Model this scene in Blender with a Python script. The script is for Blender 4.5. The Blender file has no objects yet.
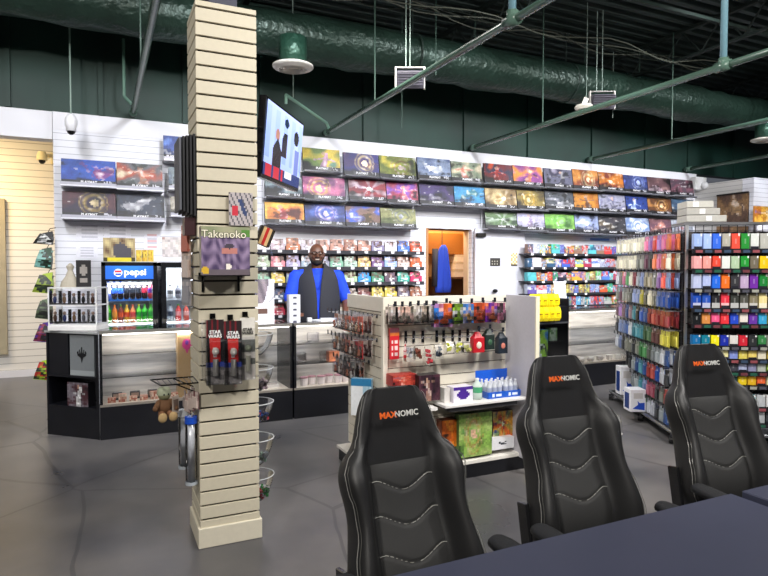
import bpy, math, random
from mathutils import Vector, Matrix
D = bpy.data
COL = bpy.context.scene.collection
PI = math.pi
def R(a): return math.radians(a)
# ---------------------------------------------------------------- camera model (used to turn measured angles into places on real planes)
F, EYE, YAW, PITCH = 600.0, 1.6, R(25.2), R(-1.9)
def ray(x, y):
    u = (x-384)/F; v = (288-y)/F
    cp, sp = math.cos(PITCH), math.sin(PITCH)
    h = cp-v*sp; z = sp+v*cp
    return math.sin(YAW)*h+math.cos(YAW)*u, math.cos(YAW)*h-math.sin(YAW)*u, z
def onY(x, y, d):
    a, b, c = ray(x, y); t = d/b; return a*t, EYE+c*t
def onX(x, y, d):
    a, b, c = ray(x, y); t = d/a; return b*t, EYE+c*t
def onZ(x, y, d):
    a, b, c = ray(x, y); t = (d-EYE)/c; return a*t, b*t
# ---------------------------------------------------------------- colour
def lin(c):
    c /= 255.0
    return c/12.92 if c <= .04045 else ((c+.055)/1.055)**2.4
def hx(s):
    if not isinstance(s, str): return s
    s = s.lstrip('#'); return (lin(int(s[0:2], 16)), lin(int(s[2:4], 16)), lin(int(s[4:6], 16)))
def mixc(a, b, t): return tuple(a[i]*(1-t)+b[i]*t for i in range(3))
# ---------------------------------------------------------------- materials
def newmat(name):
    m = D.materials.new(name); m.use_nodes = True
    nt = m.node_tree; return m, nt, nt.nodes['Principled BSDF']
def attr_mat(name, rough=.5, metal=0, spec=.5, noise=.06, emit=0, coat=0, bump=0, nscale=40):
    m, nt, b = newmat(name)
    a = nt.nodes.new('ShaderNodeAttribute'); a.attribute_name = 'Col'
    n = nt.nodes.new('ShaderNodeTexNoise'); n.inputs['Scale'].default_value = nscale
    tc = nt.nodes.new('ShaderNodeTexCoord'); nt.links.new(tc.outputs['Object'], n.inputs['Vector'])
    mr = nt.nodes.new('ShaderNodeMapRange'); mr.inputs[3].default_value = 1-noise; mr.inputs[4].default_value = 1+noise
    nt.links.new(n.outputs['Fac'], mr.inputs[0])
    mx = nt.nodes.new('ShaderNodeVectorMath'); mx.operation = 'SCALE'
    nt.links.new(a.outputs['Color'], mx.inputs[0]); nt.links.new(mr.outputs[0], mx.inputs['Scale'])
    nt.links.new(mx.outputs[0], b.inputs['Base Color'])
    b.inputs['Roughness'].default_value = rough; b.inputs['Metallic'].default_value = metal
    b.inputs['Specular IOR Level'].default_value = spec; b.inputs['Coat Weight'].default_value = coat
    if emit:
        nt.links.new(mx.outputs[0], b.inputs['Emission Color']); b.inputs['Emission Strength'].default_value = emit
    if bump:
        bp = nt.nodes.new('ShaderNodeBump'); bp.inputs['Strength'].default_value = bump; bp.inputs['Distance'].default_value = .03 if nscale < 5 else .002
        n2 = nt.nodes.new('ShaderNodeTexNoise'); n2.inputs['Scale'].default_value = nscale*6
        nt.links.new(tc.outputs['Object'], n2.inputs['Vector'])
        nt.links.new(n2.outputs['Fac'], bp.inputs['Height']); nt.links.new(bp.outputs[0], b.inputs['Normal'])
    return m
M = {}
M['matte'] = attr_mat('matte_paint', .65)
M['print'] = attr_mat('printed_card', .38, noise=.12, nscale=60)
M['mat'] = attr_mat('playmat_print', .5, noise=.2, nscale=26)
M['gloss'] = attr_mat('gloss_plastic', .22)
M['metal'] = attr_mat('metal', .35, metal=.85)
M['leather'] = attr_mat('leatherette', .46, bump=.25, nscale=90, spec=.5)
M['perf'] = attr_mat('soft_leatherette', .62, bump=.5, nscale=140, spec=.35)
M['cloth'] = attr_mat('cloth', .85, bump=.5, nscale=60)
M['skin'] = attr_mat('skin', .45)
M['glow'] = attr_mat('lit_panel', .4, emit=1.5, noise=.02)
M['screen'] = attr_mat('screen', .25, emit=.9, noise=.02)
M['tube'] = attr_mat('lamp_tube', .4, emit=6, noise=0)
M['signlit'] = attr_mat('lit_sign', .4, emit=.7, noise=.02)
M['duct'] = attr_mat('painted_sheet_metal', .38, metal=.35, noise=.6, bump=.75, nscale=2.2)
def clear(name, tint=(.95, .97, 1), alpha=.88, rough=.08):
    m, nt, b = newmat(name)
    tr = nt.nodes.new('ShaderNodeBsdfTransparent'); tr.inputs[0].default_value = (*tint, 1)
    gl = nt.nodes.new('ShaderNodeBsdfGlossy'); gl.inputs['Roughness'].default_value = rough
    fr = nt.nodes.new('ShaderNodeFresnel'); fr.inputs[0].default_value = 1.35
    ad = nt.nodes.new('ShaderNodeMath'); ad.operation = 'ADD'; ad.inputs[1].default_value = 1-alpha; ad.use_clamp = True
    mx = nt.nodes.new('ShaderNodeMixShader')
    nt.links.new(fr.outputs[0], ad.inputs[0]); nt.links.new(ad.outputs[0], mx.inputs[0])
    nt.links.new(tr.outputs[0], mx.inputs[1]); nt.links.new(gl.outputs[0], mx.inputs[2])
    nt.links.new(mx.outputs[0], nt.nodes['Material Output'].inputs[0])
    return m
M['glass'] = clear('case_glass', alpha=.97)
M['plastic'] = clear('clear_plastic', tint=(.98, .98, 1), alpha=.95, rough=.15)
def slat_mat(name, base, groove, pitch=.0762, off=0., width=.07, rough=.5):
    m, nt, b = newmat(name)
    g = nt.nodes.new('ShaderNodeNewGeometry'); s = nt.nodes.new('ShaderNodeSeparateXYZ'); nt.links.new(g.outputs['Position'], s.inputs[0])
    a = nt.nodes.new('ShaderNodeMath'); a.operation = 'MULTIPLY_ADD'; a.inputs[1].default_value = 1/pitch; a.inputs[2].default_value = off+50
    nt.links.new(s.outputs[2], a.inputs[0])
    f = nt.nodes.new('ShaderNodeMath'); f.operation = 'FRACT'; nt.links.new(a.outputs[0], f.inputs[0])
    c = nt.nodes.new('ShaderNodeMath'); c.operation = 'LESS_THAN'; c.inputs[1].default_value = width; nt.links.new(f.outputs[0], c.inputs[0])
    n = nt.nodes.new('ShaderNodeTexNoise'); n.inputs['Scale'].default_value = 3
    nt.links.new(g.outputs['Position'], n.inputs['Vector'])
    m1 = nt.nodes.new('ShaderNodeMix'); m1.data_type = 'RGBA'; m1.inputs[6].default_value = (*base, 1); m1.inputs[7].default_value = (*mixc(base, (.5, .5, .5), .12), 1)
    nt.links.new(n.outputs['Fac'], m1.inputs[0])
    m2 = nt.nodes.new('ShaderNodeMix'); m2.data_type = 'RGBA'; m2.inputs[7].default_value = (*groove, 1)
    nt.links.new(m1.outputs[2], m2.inputs[6]); nt.links.new(c.outputs[0], m2.inputs[0]); nt.links.new(m2.outputs[2], b.inputs['Base Color'])
    b.inputs['Roughness'].default_value = rough
    return m
M['slatwhite'] = slat_mat('white_slatwall', hx('dfe0e8'), hx('9495a2'))
M['slatbeige'] = slat_mat('cream_slatwall', hx('e2dfd8'), hx('8e8a86'), pitch=.098, width=.08)
def flat(name, base, rough=.5, scale=4., amt=.15, dark=None, spec=.5):
    m, nt, b = newmat(name)
    n = nt.nodes.new('ShaderNodeTexNoise'); n.inputs['Scale'].default_value = scale; n.inputs['Detail'].default_value = 5
    g = nt.nodes.new('ShaderNodeNewGeometry'); nt.links.new(g.outputs['Position'], n.inputs['Vector'])
    mx = nt.nodes.new('ShaderNodeMix'); mx.data_type = 'RGBA'
    mx.inputs[6].default_value = (*base, 1); d = dark or tuple(c*(1-amt) for c in base); mx.inputs[7].default_value = (*d, 1)
    mr = nt.nodes.new('ShaderNodeMapRange'); mr.inputs[1].default_value = .35; mr.inputs[2].default_value = .65
    nt.links.new(n.outputs['Fac'], mr.inputs[0]); nt.links.new(mr.outputs[0], mx.inputs[0]); nt.links.new(mx.outputs[2], b.inputs['Base Color'])
    b.inputs['Roughness'].default_value = rough; b.inputs['Specular IOR Level'].default_value = spec
    return m
M['green'] = flat('dark_green_paint', hx('0f352c'), .6, 1.2, .45)
M['deck'] = flat('dark_deck_paint', hx('3a4744'), .6, 2, .4)
M['skinf'] = flat('skin_tone', hx('6a4432'), .42, 30, .2)
M['shirtf'] = flat('blue_knit', hx('1546e0'), .8, 30, .15)
M['beardf'] = flat('dark_hair', hx('140d0b'), .8, 40, .3)
M['trouserf'] = flat('dark_twill', hx('1a1b20'), .8, 30, .2)
M['orange'] = flat('warm_lit_wall', hx('d9a868'), .6)  # orange of the warm closet light put into the wall colour
M['white'] = flat('white_paint', hx('e0e0e6'), .5, 3, .05)
M['black'] = flat('black_laminate', hx('121319'), .35, 6, .3)
M['table'] = flat('table_laminate', hx('3b3e50'), .42, 2.5, .12, spec=.4)
def floor_mat():
    m, nt, b = newmat('polished_concrete')
    g = nt.nodes.new('ShaderNodeNewGeometry')
    n = nt.nodes.new('ShaderNodeTexNoise'); n.inputs['Scale'].default_value = 1.1; n.inputs['Detail'].default_value = 7
    nd = nt.nodes.new('ShaderNodeTexNoise'); nd.inputs['Scale'].default_value = 1.3
    nt.links.new(g.outputs['Position'], n.inputs['Vector']); nt.links.new(g.outputs['Position'], nd.inputs['Vector'])
    vm = nt.nodes.new('ShaderNodeVectorMath'); vm.operation = 'MULTIPLY_ADD'; vm.inputs[1].default_value = (.12, .12, 0)
    nt.links.new(nd.outputs['Color'], vm.inputs[0]); nt.links.new(g.outputs['Position'], vm.inputs[2])
    v = nt.nodes.new('ShaderNodeTexVoronoi'); v.feature = 'DISTANCE_TO_EDGE'; v.inputs['Scale'].default_value = .62
    nt.links.new(vm.outputs[0], v.inputs['Vector'])
    r = nt.nodes.new('ShaderNodeValToRGB'); e = r.color_ramp.elements
    e[0].position = .36; e[0].color = (*hx('47474b'), 1); e[1].position = .66; e[1].color = (*hx('6c6968'), 1)
    nt.links.new(n.outputs['Fac'], r.inputs[0])
    lt = nt.nodes.new('ShaderNodeMath'); lt.operation = 'LESS_THAN'; lt.inputs[1].default_value = .006; nt.links.new(v.outputs['Distance'], lt.inputs[0])
    mf = nt.nodes.new('ShaderNodeMath'); mf.operation = 'MULTIPLY'; mf.inputs[1].default_value = .45; nt.links.new(lt.outputs[0], mf.inputs[0])
    mx = nt.nodes.new('ShaderNodeMix'); mx.data_type = 'RGBA'; mx.inputs[7].default_value = (*hx('25262b'), 1)
    nt.links.new(r.outputs[0], mx.inputs[6]); nt.links.new(mf.outputs[0], mx.inputs[0]); nt.links.new(mx.outputs[2], b.inputs['Base Color'])
    mr = nt.nodes.new('ShaderNodeMapRange'); mr.inputs[3].default_value = .2; mr.inputs[4].default_value = .42
    nt.links.new(n.outputs['Fac'], mr.inputs[0]); nt.links.new(mr.outputs[0], b.inputs['Roughness'])
    return m
M['floor'] = floor_mat()
def wood_mat():
    m, nt, b = newmat('pale_wood_panel')
    g = nt.nodes.new('ShaderNodeNewGeometry'); mp = nt.nodes.new('ShaderNodeMapping'); mp.inputs['Scale'].default_value = (1.2, 1.2, 16)
    nt.links.new(g.outputs['Position'], mp.inputs[0])
    n = nt.nodes.new('ShaderNodeTexNoise'); n.inputs['Scale'].default_value = 1.5; n.inputs['Detail'].default_value = 6; nt.links.new(mp.outputs[0], n.inputs['Vector'])
    r = nt.nodes.new('ShaderNodeValToRGB'); e = r.color_ramp.elements
    e[0].position = .3; e[0].color = (*hx('a49a8c'), 1); e[1].position = .62; e[1].color = (*hx('dfd3c2'), 1)
    nt.links.new(n.outputs['Fac'], r.inputs[0]); nt.links.new(r.outputs[0], b.inputs['Base Color']); b.inputs['Roughness'].default_value = .5
    return m
M['wood'] = wood_mat()
# ---------------------------------------------------------------- mesh builder
class MB:
    def __init__(s): s.v = []; s.f = []; s.c = []
    def add(s, vs, fs, col):
        n = len(s.v); s.v += [tuple(p) for p in vs]; s.f += [tuple(i+n for i in f) for f in fs]
        s.c += [col]*len(fs) if not isinstance(col, list) else col
        return s
    def box(s, x, y, z, sx, sy, sz, col, rz=0, rx=0, bev=0):
        """centre x,y, BASE z"""
        col = hx(col); hxx, hy, hz = sx/2, sy/2, sz/2
        if bev and min(sx, sy, sz) > 2.5*bev:
            b = bev; vs = []; fs = []
            for sgx in (-1, 1):
                for sgy in (-1, 1):
                    for sgz in (-1, 1):
                        vs += [(sgx*hxx, sgy*(hy-b), sgz*(hz-b)), (sgx*(hxx-b), sgy*hy, sgz*(hz-b)), (sgx*(hxx-b), sgy*(hy-b), sgz*hz)]
            def I(a, b_, c, k): return ((a*2+b_)*2+c)*3+k
            for a in (0, 1):
                q = [I(a, 0, 0, 0), I(a, 1, 0, 0), I(a, 1, 1, 0), I(a, 0, 1, 0)]; fs.append(q if a else q[::-1])
                q = [I(0, a, 0, 1), I(1, a, 0, 1), I(1, a, 1, 1), I(0, a, 1, 1)]; fs.append(q[::-1] if a else q)
                q = [I(0, 0, a, 2), I(1, 0, a, 2), I(1, 1, a, 2), I(0, 1, a, 2)]; fs.append(q if a else q[::-1])
            for a in (0, 1):
                for c in (0, 1):
                    fs.append([I(a, c, 0, 0), I(a, c, 1, 0), I(a, c, 1, 1), I(a, c, 0, 1)])
                    fs.append([I(a, 0, c, 0), I(a, 1, c, 0), I(a, 1, c, 2), I(a, 0, c, 2)])
                    fs.append([I(0, a, c, 1), I(1, a, c, 1), I(1, a, c, 2), I(0, a, c, 2)])
                    for d in (0, 1): fs.append([I(a, c, d, 0), I(a, c, d, 1), I(a, c, d, 2)])
        else:
            vs = [(a*hxx, b*hy, c*hz) for a in (-1, 1) for b in (-1, 1) for c in (-1, 1)]
            fs = [(0, 1, 3, 2), (4, 6, 7, 5), (0, 4, 5, 1), (2, 3, 7, 6), (0, 2, 6, 4), (1, 5, 7, 3)]
        m = Matrix.Rotation(rz, 3, 'Z') @ Matrix.Rotation(rx, 3, 'X')
        o = Vector((x, y, z+hz))
        return s.add([o+m@Vector(p) for p in vs], fs, col)
    def cyl(s, p0, p1, r, col, n=12, r1=None, caps=True):
        col = hx(col); p0 = Vector(p0); p1 = Vector(p1); d = (p1-p0).normalized(); r1 = r if r1 is None else r1
        a = d.orthogonal().normalized(); b = d.cross(a); vs = []
        for i in range(n):
            t = 2*PI*i/n; w = a*math.cos(t)+b*math.sin(t); vs += [p0+w*r, p1+w*r1]
        fs = [(2*i, 2*((i+1) % n), 2*((i+1) % n)+1, 2*i+1) for i in range(n)]
        if caps: fs += [tuple(2*i for i in range(n))[::-1], tuple(2*i+1 for i in range(n))]
        return s.add(vs, fs, col)
    def tube(s, pts, r, col, n=6):
        for a, b in zip(pts, pts[1:]): s.cyl(a, b, r, col, n)
        return s
    def lathe(s, prof, col, c=(0, 0, 0), n=14, a0=0, a1=2*PI, cols=None):
        """prof list of (r,z)"""
        full = abs(a1-a0-2*PI) < 1e-6; k = n if full else n+1; vs = []
        for i in range(k):
            t = a0+(a1-a0)*i/n
            for r, z in prof: vs.append((c[0]+r*math.cos(t), c[1]+r*math.sin(t), c[2]+z))
        m = len(prof); fs = []; cc = []
        for i in range(n):
            j = (i+1) % k
            for q in range(m-1):
                fs.append((i*m+q, j*m+q, j*m+q+1, i*m+q+1)); cc.append(hx(cols[q]) if cols else hx(col))
        return s.add(vs, fs, cc)
    def ell(s, c, r, col, n=12, m=8, rot=None):
        vs = []; fs = []
        for i in range(m+1):
            ph = PI*i/m
            for j in range(n):
                t = 2*PI*j/n; p = Vector((r[0]*math.sin(ph)*math.cos(t), r[1]*math.sin(ph)*math.sin(t), r[2]*math.cos(ph)))
                if rot: p = rot@p
                vs.append(p+Vector(c))
        for i in range(m):
            for j in range(n): fs.append((i*n+j, (i+1)*n+j, (i+1)*n+(j+1) % n, i*n+(j+1) % n))
        return s.add(vs, fs, hx(col))
    def cap(s, p0, p1, r0, r1, col='ffffff', n=12):
        s.cyl(p0, p1, r0, col, n, r1); s.ell(p0, (r0,)*3, col, n); return s.ell(p1, (r1,)*3, col, n)
    def grid(s, o, U, V, nu, nv, fn):
        """painted sheet, o lower left corner, fn(u,v)->rgb"""
        o, U, V = Vector(o), Vector(U), Vector(V); vs = []; fs = []; cc = []
        for j in range(nv+1):
            for i in range(nu+1): vs.append(o+U*(i/nu)+V*(j/nv))
        for j in range(nv):
            for i in range(nu):
                k = j*(nu+1)+i; fs.append((k, k+1, k+nu+2, k+nu+1)); cc.append(fn((i+.5)/nu, (j+.5)/nv))
        return s.add(vs, fs, cc)
    def pbox(s, x, y, z, sx, sy, sz, col, fn, nu=4, nv=5):
        """box with painted front (-Y side); base z"""
        s.box(x, y, z, sx, sy, sz, col)
        return s.grid((x-sx/2, y-sy/2-.0012, z), (sx, 0, 0), (0, 0, sz), nu, nv, fn)
    def loft(s, rings, col, closed=True, caps=True):
        n = len(rings[0]); vs = [p for r in rings for p in r]; fs = []
        for i in range(len(rings)-1):
            for j in range(n if closed else n-1):
                fs.append((i*n+j, i*n+(j+1) % n, (i+1)*n+(j+1) % n, (i+1)*n+j))
        if caps: fs += [tuple(range(n))[::-1], tuple((len(rings)-1)*n+j for j in range(n))]
        return s.add(vs, fs, hx(col))
    def prism(s, poly, y0, y1, col, axis='Y'):
        """polygon in XZ extruded along Y, or in XY extruded along Z"""
        if axis == 'Y': a = [(p[0], y0, p[1]) for p in poly]; b = [(p[0], y1, p[1]) for p in poly]
        else: a = [(p[0], p[1], y0) for p in poly]; b = [(p[0], p[1], y1) for p in poly]
        n = len(poly); fs = [tuple(range(n)), tuple(range(n, 2*n))[::-1]]+[(i, n+i, n+(i+1) % n, (i+1) % n) for i in range(n)]
        return s.add(a+b, fs, hx(col))
    def build(s, name, mat, parent=None, loc=(0, 0, 0), rz=0, smooth=False, mods=None, rx=0):
        me = D.meshes.new(name); me.from_pydata(s.v, [], s.f)
        ca = me.color_attributes.new('Col', 'FLOAT_COLOR', 'CORNER'); buf = []
        for f, c in zip(s.f, s.c): buf += [c[0], c[1], c[2], 1.0]*len(f)
        ca.data.foreach_set('color', buf)
        me.materials.append(M[mat] if isinstance(mat, str) else mat)
        if smooth: me.polygons.foreach_set('use_smooth', [True]*len(me.polygons))
        me.update()
        o = D.objects.new(name, me); COL.objects.link(o); o.location = loc; o.rotation_euler = (rx, 0, rz)
        if parent: o.parent = parent
        for m in mods or []:
            md = o.modifiers.new(m[0], m[0])
            for k, v in m[1].items(): setattr(md, k, v)
        return o
def T(name, label, cat, loc, rz=0, group=None, rx=0):
    o = D.objects.new(name, None); COL.objects.link(o); o.location = loc; o.rotation_euler = (rx, 0, rz); o.empty_display_size = .05
    return tag(o, label, cat, group)
def tag(o, label, cat, group=None, kind=None):
    o['label'] = label; o['category'] = cat
    if group: o['group'] = group
    if kind: o['kind'] = kind
    return o
def struct(name, mb, mat, **k):
    o = mb.build(name, mat, **k); o['kind'] = 'structure'; return o
def dup(root, loc=None, rz=None, label=None, group=None):
    r = root.copy(); COL.objects.link(r)
    if loc is not None: r.location = loc
    if rz is not None: r.rotation_euler = (r.rotation_euler[0], 0, rz)
    if label: r['label'] = label
    if group: r['group'] = group
    for ch in list(root.children):
        c = ch.copy(); COL.objects.link(c); c.parent = r
        for g in list(ch.children):
            d = g.copy(); COL.objects.link(d); d.parent = c
    return r
def text(s, size, loc, parent, col, name='lettering', rot=(PI/2, 0, 0), mat='matte', ext=.0006, shear=0, bold=0, sx=1):
    cu = D.curves.new('t', 'FONT'); cu.body = s; cu.size = size; cu.extrude = ext; cu.align_x = 'CENTER'; cu.align_y = 'CENTER'; cu.shear = shear; cu.offset = bold; cu.resolution_u = 2
    o = D.objects.new('t', cu); COL.objects.link(o); dg = bpy.context.evaluated_depsgraph_get(); dg.update()
    me = D.meshes.new_from_object(o.evaluated_get(dg)); D.objects.remove(o); me.name = name
    ca = me.color_attributes.new('Col', 'FLOAT_COLOR', 'CORNER'); c = hx(col)
    ca.data.foreach_set('color', [c[0], c[1], c[2], 1.0]*len(me.loops)); me.materials.clear(); me.materials.append(M[mat])
    q = D.objects.new(name, me); COL.objects.link(q); q.location = loc; q.rotation_euler = rot; q.scale = (sx, 1, 1); q.parent = parent
    return q
ORD = ['first', 'second', 'third', 'fourth', 'fifth', 'sixth', 'seventh', 'eighth', 'ninth', 'tenth', 'eleventh', 'twelfth', 'thirteenth', 'fourteenth',
       'fifteenth', 'sixteenth', 'seventeenth', 'eighteenth', 'nineteenth', 'twentieth', 'twenty-first', 'twenty-second', 'twenty-third', 'twenty-fourth',
       'twenty-fifth', 'twenty-sixth', 'twenty-seventh', 'twenty-eighth']
def nth(i, n=None):
    if i == 0: return 'leftmost'
    if n and i == n-1: return 'rightmost'
    return ORD[i]+' from left'
# ---------------------------------------------------------------- painted art
def art(pal, seed=0, motif='blotch', strip=False):
    rnd = random.Random(seed); P = [hx(c) for c in pal]
    W = [(rnd.uniform(1.5, 6), rnd.uniform(1.5, 6), rnd.uniform(0, 6), rnd.uniform(.5, 1)) for _ in range(5)]
    W2 = [(rnd.uniform(7, 18), rnd.uniform(7, 18), rnd.uniform(0, 6), rnd.uniform(.5, 1)) for _ in range(4)]
    cx, cy = rnd.uniform(.38, .62), rnd.uniform(.5, .62)
    def wav(W_, u, v): return sum(a*math.sin(fx*u+fy*v+p+1.5*math.sin(fy*u*1.3-fx*v+p)) for fx, fy, p, a in W_)/len(W_)
    def fn(u, v):
        if strip and v < .2:
            if .78 < u < .92 and v > .07: return hx('b0b0b8') if rnd.random() < .5 else hx('141418')
            return hx('131318')
        n = wav(W, u, v); m = wav(W2, u+.05*n, v)
        t = max(0, min(.999, .5+.75*n+(.1 if strip else .22)*m))*(len(P)-2); i = int(t); c = mixc(P[i], P[i+1] if i+1 < len(P)-1 else P[i], min(1, max(0, (t-i)*1.6-.3)))
        A = P[-1]; uu, vv = u+.04*m+.03*n, v+.05*n-.04*m; du, dv = (uu-cx), (vv-cy); k = 0
        if motif == 'figure':
            body = abs(du+.05*math.sin(5*v+seed)) < .055+.16*max(0, .55-vv)+.03*m
            arm = abs(dv+.55*abs(du)*math.cos(seed)-.02) < .035 and abs(du) < .3
            k = .85 if body and vv < .84 else (.7 if arm else 0)
            if (du+.02)**2*4+(vv-.8)**2*1.5 < .011: c, k = mixc(hx('c8a088'), P[1], .3), 0
        elif motif == 'ring':
            d = math.hypot(du*1.7, dv)+.05*m
            k = .75*math.exp(-((d-.3)/.05)**2)+.5*math.exp(-((d-.45)/.03)**2)
            if d < .13: c, k = mixc(A, (1, 1, 1), .3), .3
        elif motif == 'rays':
            an = math.atan2(dv, du*1.5); k = .6*max(0, math.sin(an*6+seed+m))**.7
            if math.hypot(du*1.5, dv) < .1: c, k = mixc(A, (1, 1, 1), .5), 0
        elif motif == 'land':
            h = .33+.12*math.sin(7*u+seed)+.07*abs(math.sin(23*u+n))+.05*m
            if vv < h: k = .75
        elif motif == 'beast':
            d = (du+.18*math.sin(5*vv+seed))**2*5+(dv+.14*math.sin(8*uu+seed))**2*8
            k = .85 if d < .28+.12*m else (.5 if d < .5+.3*m and math.sin(30*u+11*v) > .2 else 0)
        if k: c = mixc(c, mixc(mixc(A, (1, 1, 1), max(0, min(.35, m))), P[0], max(0, min(.7, .15-.7*m))), min(1, k))
        f = rnd.uniform(.85, 1.1) if strip else rnd.uniform(.7, 1.15)
        if strip:
            f *= max(.28, .8+.75*n+.3*m)*(.8+.35*math.exp(-8*(du*du+dv*dv)))
            if not k and n+.5*m < -.45: f *= .4
            if m > .6: c = mixc(c, (.8, .78, .75), .35)
        return tuple(min(1, q*f) for q in c)
    return fn
def plain(col, col2=None, seed=1):
    rnd = random.Random(seed); a = hx(col); b = hx(col2) if col2 else a
    def fn(u, v):
        c = b if (v > .7 or (.3 < u < .7 and .25 < v < .5)) else a
        f = rnd.uniform(.85, 1.1); return tuple(min(1, k*f) for k in c)
    return fn
# ================================================================ SETTING
WY = 7.75
fl = MB(); fl.box(4, 4.5, -.1, 20, 14, .1, '555555'); struct('floor', fl, 'floor')
w = MB()
w.box(-3.2+.015, WY+.1, 3.05, 5.41, .2, .31, 'e0e0e6')
struct('wall_header', w, 'white')
def wallbox(mb, x0, x1, y0, y1, z0, z1): mb.box((x0+x1)/2, (y0+y1)/2, z0, x1-x0, y1-y0, z1-z0, (.8, .8, .8))
w = MB(); wallbox(w, -.475, 4.33, WY, WY+.2, 0, 3.36); wallbox(w, 4.33, 5.13, WY, WY+.2, 2.19, 3.36); wallbox(w, 5.13, 10.1, WY, WY+.2, 0, 3.36)
struct('wall_back', w, 'slatwhite')
w = MB(); wallbox(w, -.475, 10.12, WY-.006, WY, 3.16, 3.362); struct('trim_1', w, 'white')
w = MB(); wallbox(w, -6, 14, WY+.02, WY+.2, 3.362, 5.0)
for x in (-.9, .02, .95, 1.9, 3.35, 5.0, 6.2, 7.55, 8.8, 9.9, 11.2): w.box(x, WY+.005, 3.37, .05, .04, 1.6, (.5, .5, .5))
struct('wall_upper', w, 'green')
w = MB(); wallbox(w, 10.1, 10.3, 6.835, WY, 0, 3.15); struct('wall_right', w, slat_mat('greige_slatwall', hx('c9c7c4'), hx('77757a')))
w = MB(); wallbox(w, 10.1, 14, 6.63, 6.83, 0, 3.15); struct('wall_front_right', w, 'slatwhite')
w = MB(); wallbox(w, -4.5, .6, 10.25, 10.4, 0, 3.5); struct('wall_hall', w, 'slatbeige')
w = MB(); wallbox(w, -4.5, .6, WY+.2, 10.25, 3.5, 3.6); struct('ceiling_hall', w, 'white')
w = MB(); wallbox(w, -.1, .1, WY+.2, 10.25, 0, 3.5); struct('wall_hall_side', w, 'white')
w = MB(); wallbox(w, -4.6, -4.5, WY-3, 10.25, 0, 3.5); struct('wall_hall_far', w, 'white')
w = MB(); wallbox(w, -4.5, -.1, 10.225, 10.25, 0, .1); struct('baseboard_hall', w, 'white')
x0, z0 = onY(6, 262, 10.2)
w = MB(); wallbox(w, -1.75, x0, 10.17, 10.25, .35, 2.6); struct('trim_2', w, flat('olive_trim', hx('a59c84'), .6))
# side and rear shell of the shop so that light bounces
w = MB(); wallbox(w, -6.2, -6, -3, WY+.2, 0, 5); struct('wall_left', w, 'green')
w = MB(); wallbox(w, 13.8, 14, -3, 6.7, 0, 5); struct('wall_far_right', w, 'green')
w = MB(); wallbox(w, -6, 14, -2.7, -2.5, 0, 5); struct('wall_rear', w, 'white')
# corrugated ceiling deck, ribs along X
c = MB(); y = -2.6
c.box(4, 2.6, 5.06, 20, 10.6, .05, (.5, .5, .5))
while y < 7.9:
    c.add([(-6, y, 5.06), (-6, y+.03, 4.99), (-6, y+.1, 4.99), (-6, y+.13, 5.06), (14, y, 5.06), (14, y+.03, 4.99), (14, y+.1, 4.99), (14, y+.13, 5.06)],
          [(0, 1, 5, 4), (1, 2, 6, 5), (2, 3, 7, 6)], (.5, .5, .5)); y += .2
struct('ceiling', c, 'deck')
def joist(X):
    j = MB(); zt, zb = 4.97, 4.55
    j.box(X, 2.6, zt-.04, .06, 10.4, .04, '14201c'); j.box(X, 2.6, zb, .06, 10.4, .03, '14201c')
    y = -2.4; k = 0
    while y < 7.5:
        j.cyl((X, y, zb+.02 if k % 2 else zt-.03), (X, y+.3, zt-.03 if k % 2 else zb+.02), .011, '14201c', 6); y += .3; k += 1
    return j.build('roof_joist', 'matte')
jn = 0
for X in (1.5, 4.5, 7.5, 10.5):
    tag(joist(X), 'dark open web steel joist under the ceiling deck, %s' % nth(jn, 4), 'joist', 'steel roof joists'); jn += 1
b = MB(); b.box(4, 5.2, 4.72, 20, .035, .04, '22332d'); tag(b.build('steel_beam', 'matte'), 'dark steel beam under the ceiling in front of the duct', 'beam')
# big round duct
d = MB(); n = 20; rings = []; rr = random.Random(4)
X = -6.
while X < 14.01:
    r = .27+rr.uniform(-.012, .012)+.012*math.sin(X*3.1); ring = []
    for i in range(n):
        t = 2*PI*i/n; q = r*(1+rr.uniform(-.05, .05)); ring.append((X, 6.8+q*math.cos(t), 4.27+q*math.sin(t)*.97))
    rings.append(ring); X += .25
d.loft(rings, '263a31')
duct = T('air_duct', 'large round wrinkled green air duct running the length of the back wall', 'duct', (0, 0, 0))
d.build('duct_body', 'duct', duct, smooth=True)
for X in (1.2, 3.6, 6.1, 8.5):
    h = MB(); h.tube([(X, 6.8+.28*math.cos(R(a)), 4.27+.28*math.sin(R(a))) for a in range(0, 361, 20)], .008, '2a3a34', 5); h.cyl((X, 6.8, 4.55), (X, 6.8, 4.99), .006, '2a3a34', 5)
    h.build('hanger', 'matte', duct)
# overhead sprinkler pipes, each a thing
PXS = (.36, 2.76, 5.1, 7.44, 9.8)
for i, X in enumerate(PXS):
    p = T('sprinkler_pipe', 'green painted overhead sprinkler pipe running to the back wall, %s' % nth(i, 5), 'pipe', (X, 0, 3.42), 0, 'overhead sprinkler pipes')
    q = MB(); q.cyl((0, -2.4, 0), (0, 7.7, 0), .032, '4a6356', 12); q.cyl((0, 7.62, 0), (0, 7.74, 0), .045, '4d6459', 10); q.build('pipe_run', 'gloss', p, smooth=True)
    q = MB(); yy = {2.76: 3.65, 5.1: 3.65}.get(X, 2.0)
    q.cyl((0, yy, 0), (0, yy, 1.55), .03, '6f93a0' if X < 6 else '4a6356', 10); q.cyl((0, yy-.07, 0), (0, yy+.07, 0), .048, '50695d', 10); q.cyl((0, yy, .0), (0, yy, .07), .045, '50695d', 10)
    q.build('riser', 'gloss', p, smooth=True)
    q = MB(); q.cyl((.0, 6.1, .0), (0, 6.1, 1.55), .008, '44584f', 6); q.build('hanger', 'gloss', p)
p = T('branch_pipe', 'thin green offset pipe dropping beside the second sprinkler pipe', 'pipe', (0, 0, 0))
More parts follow.
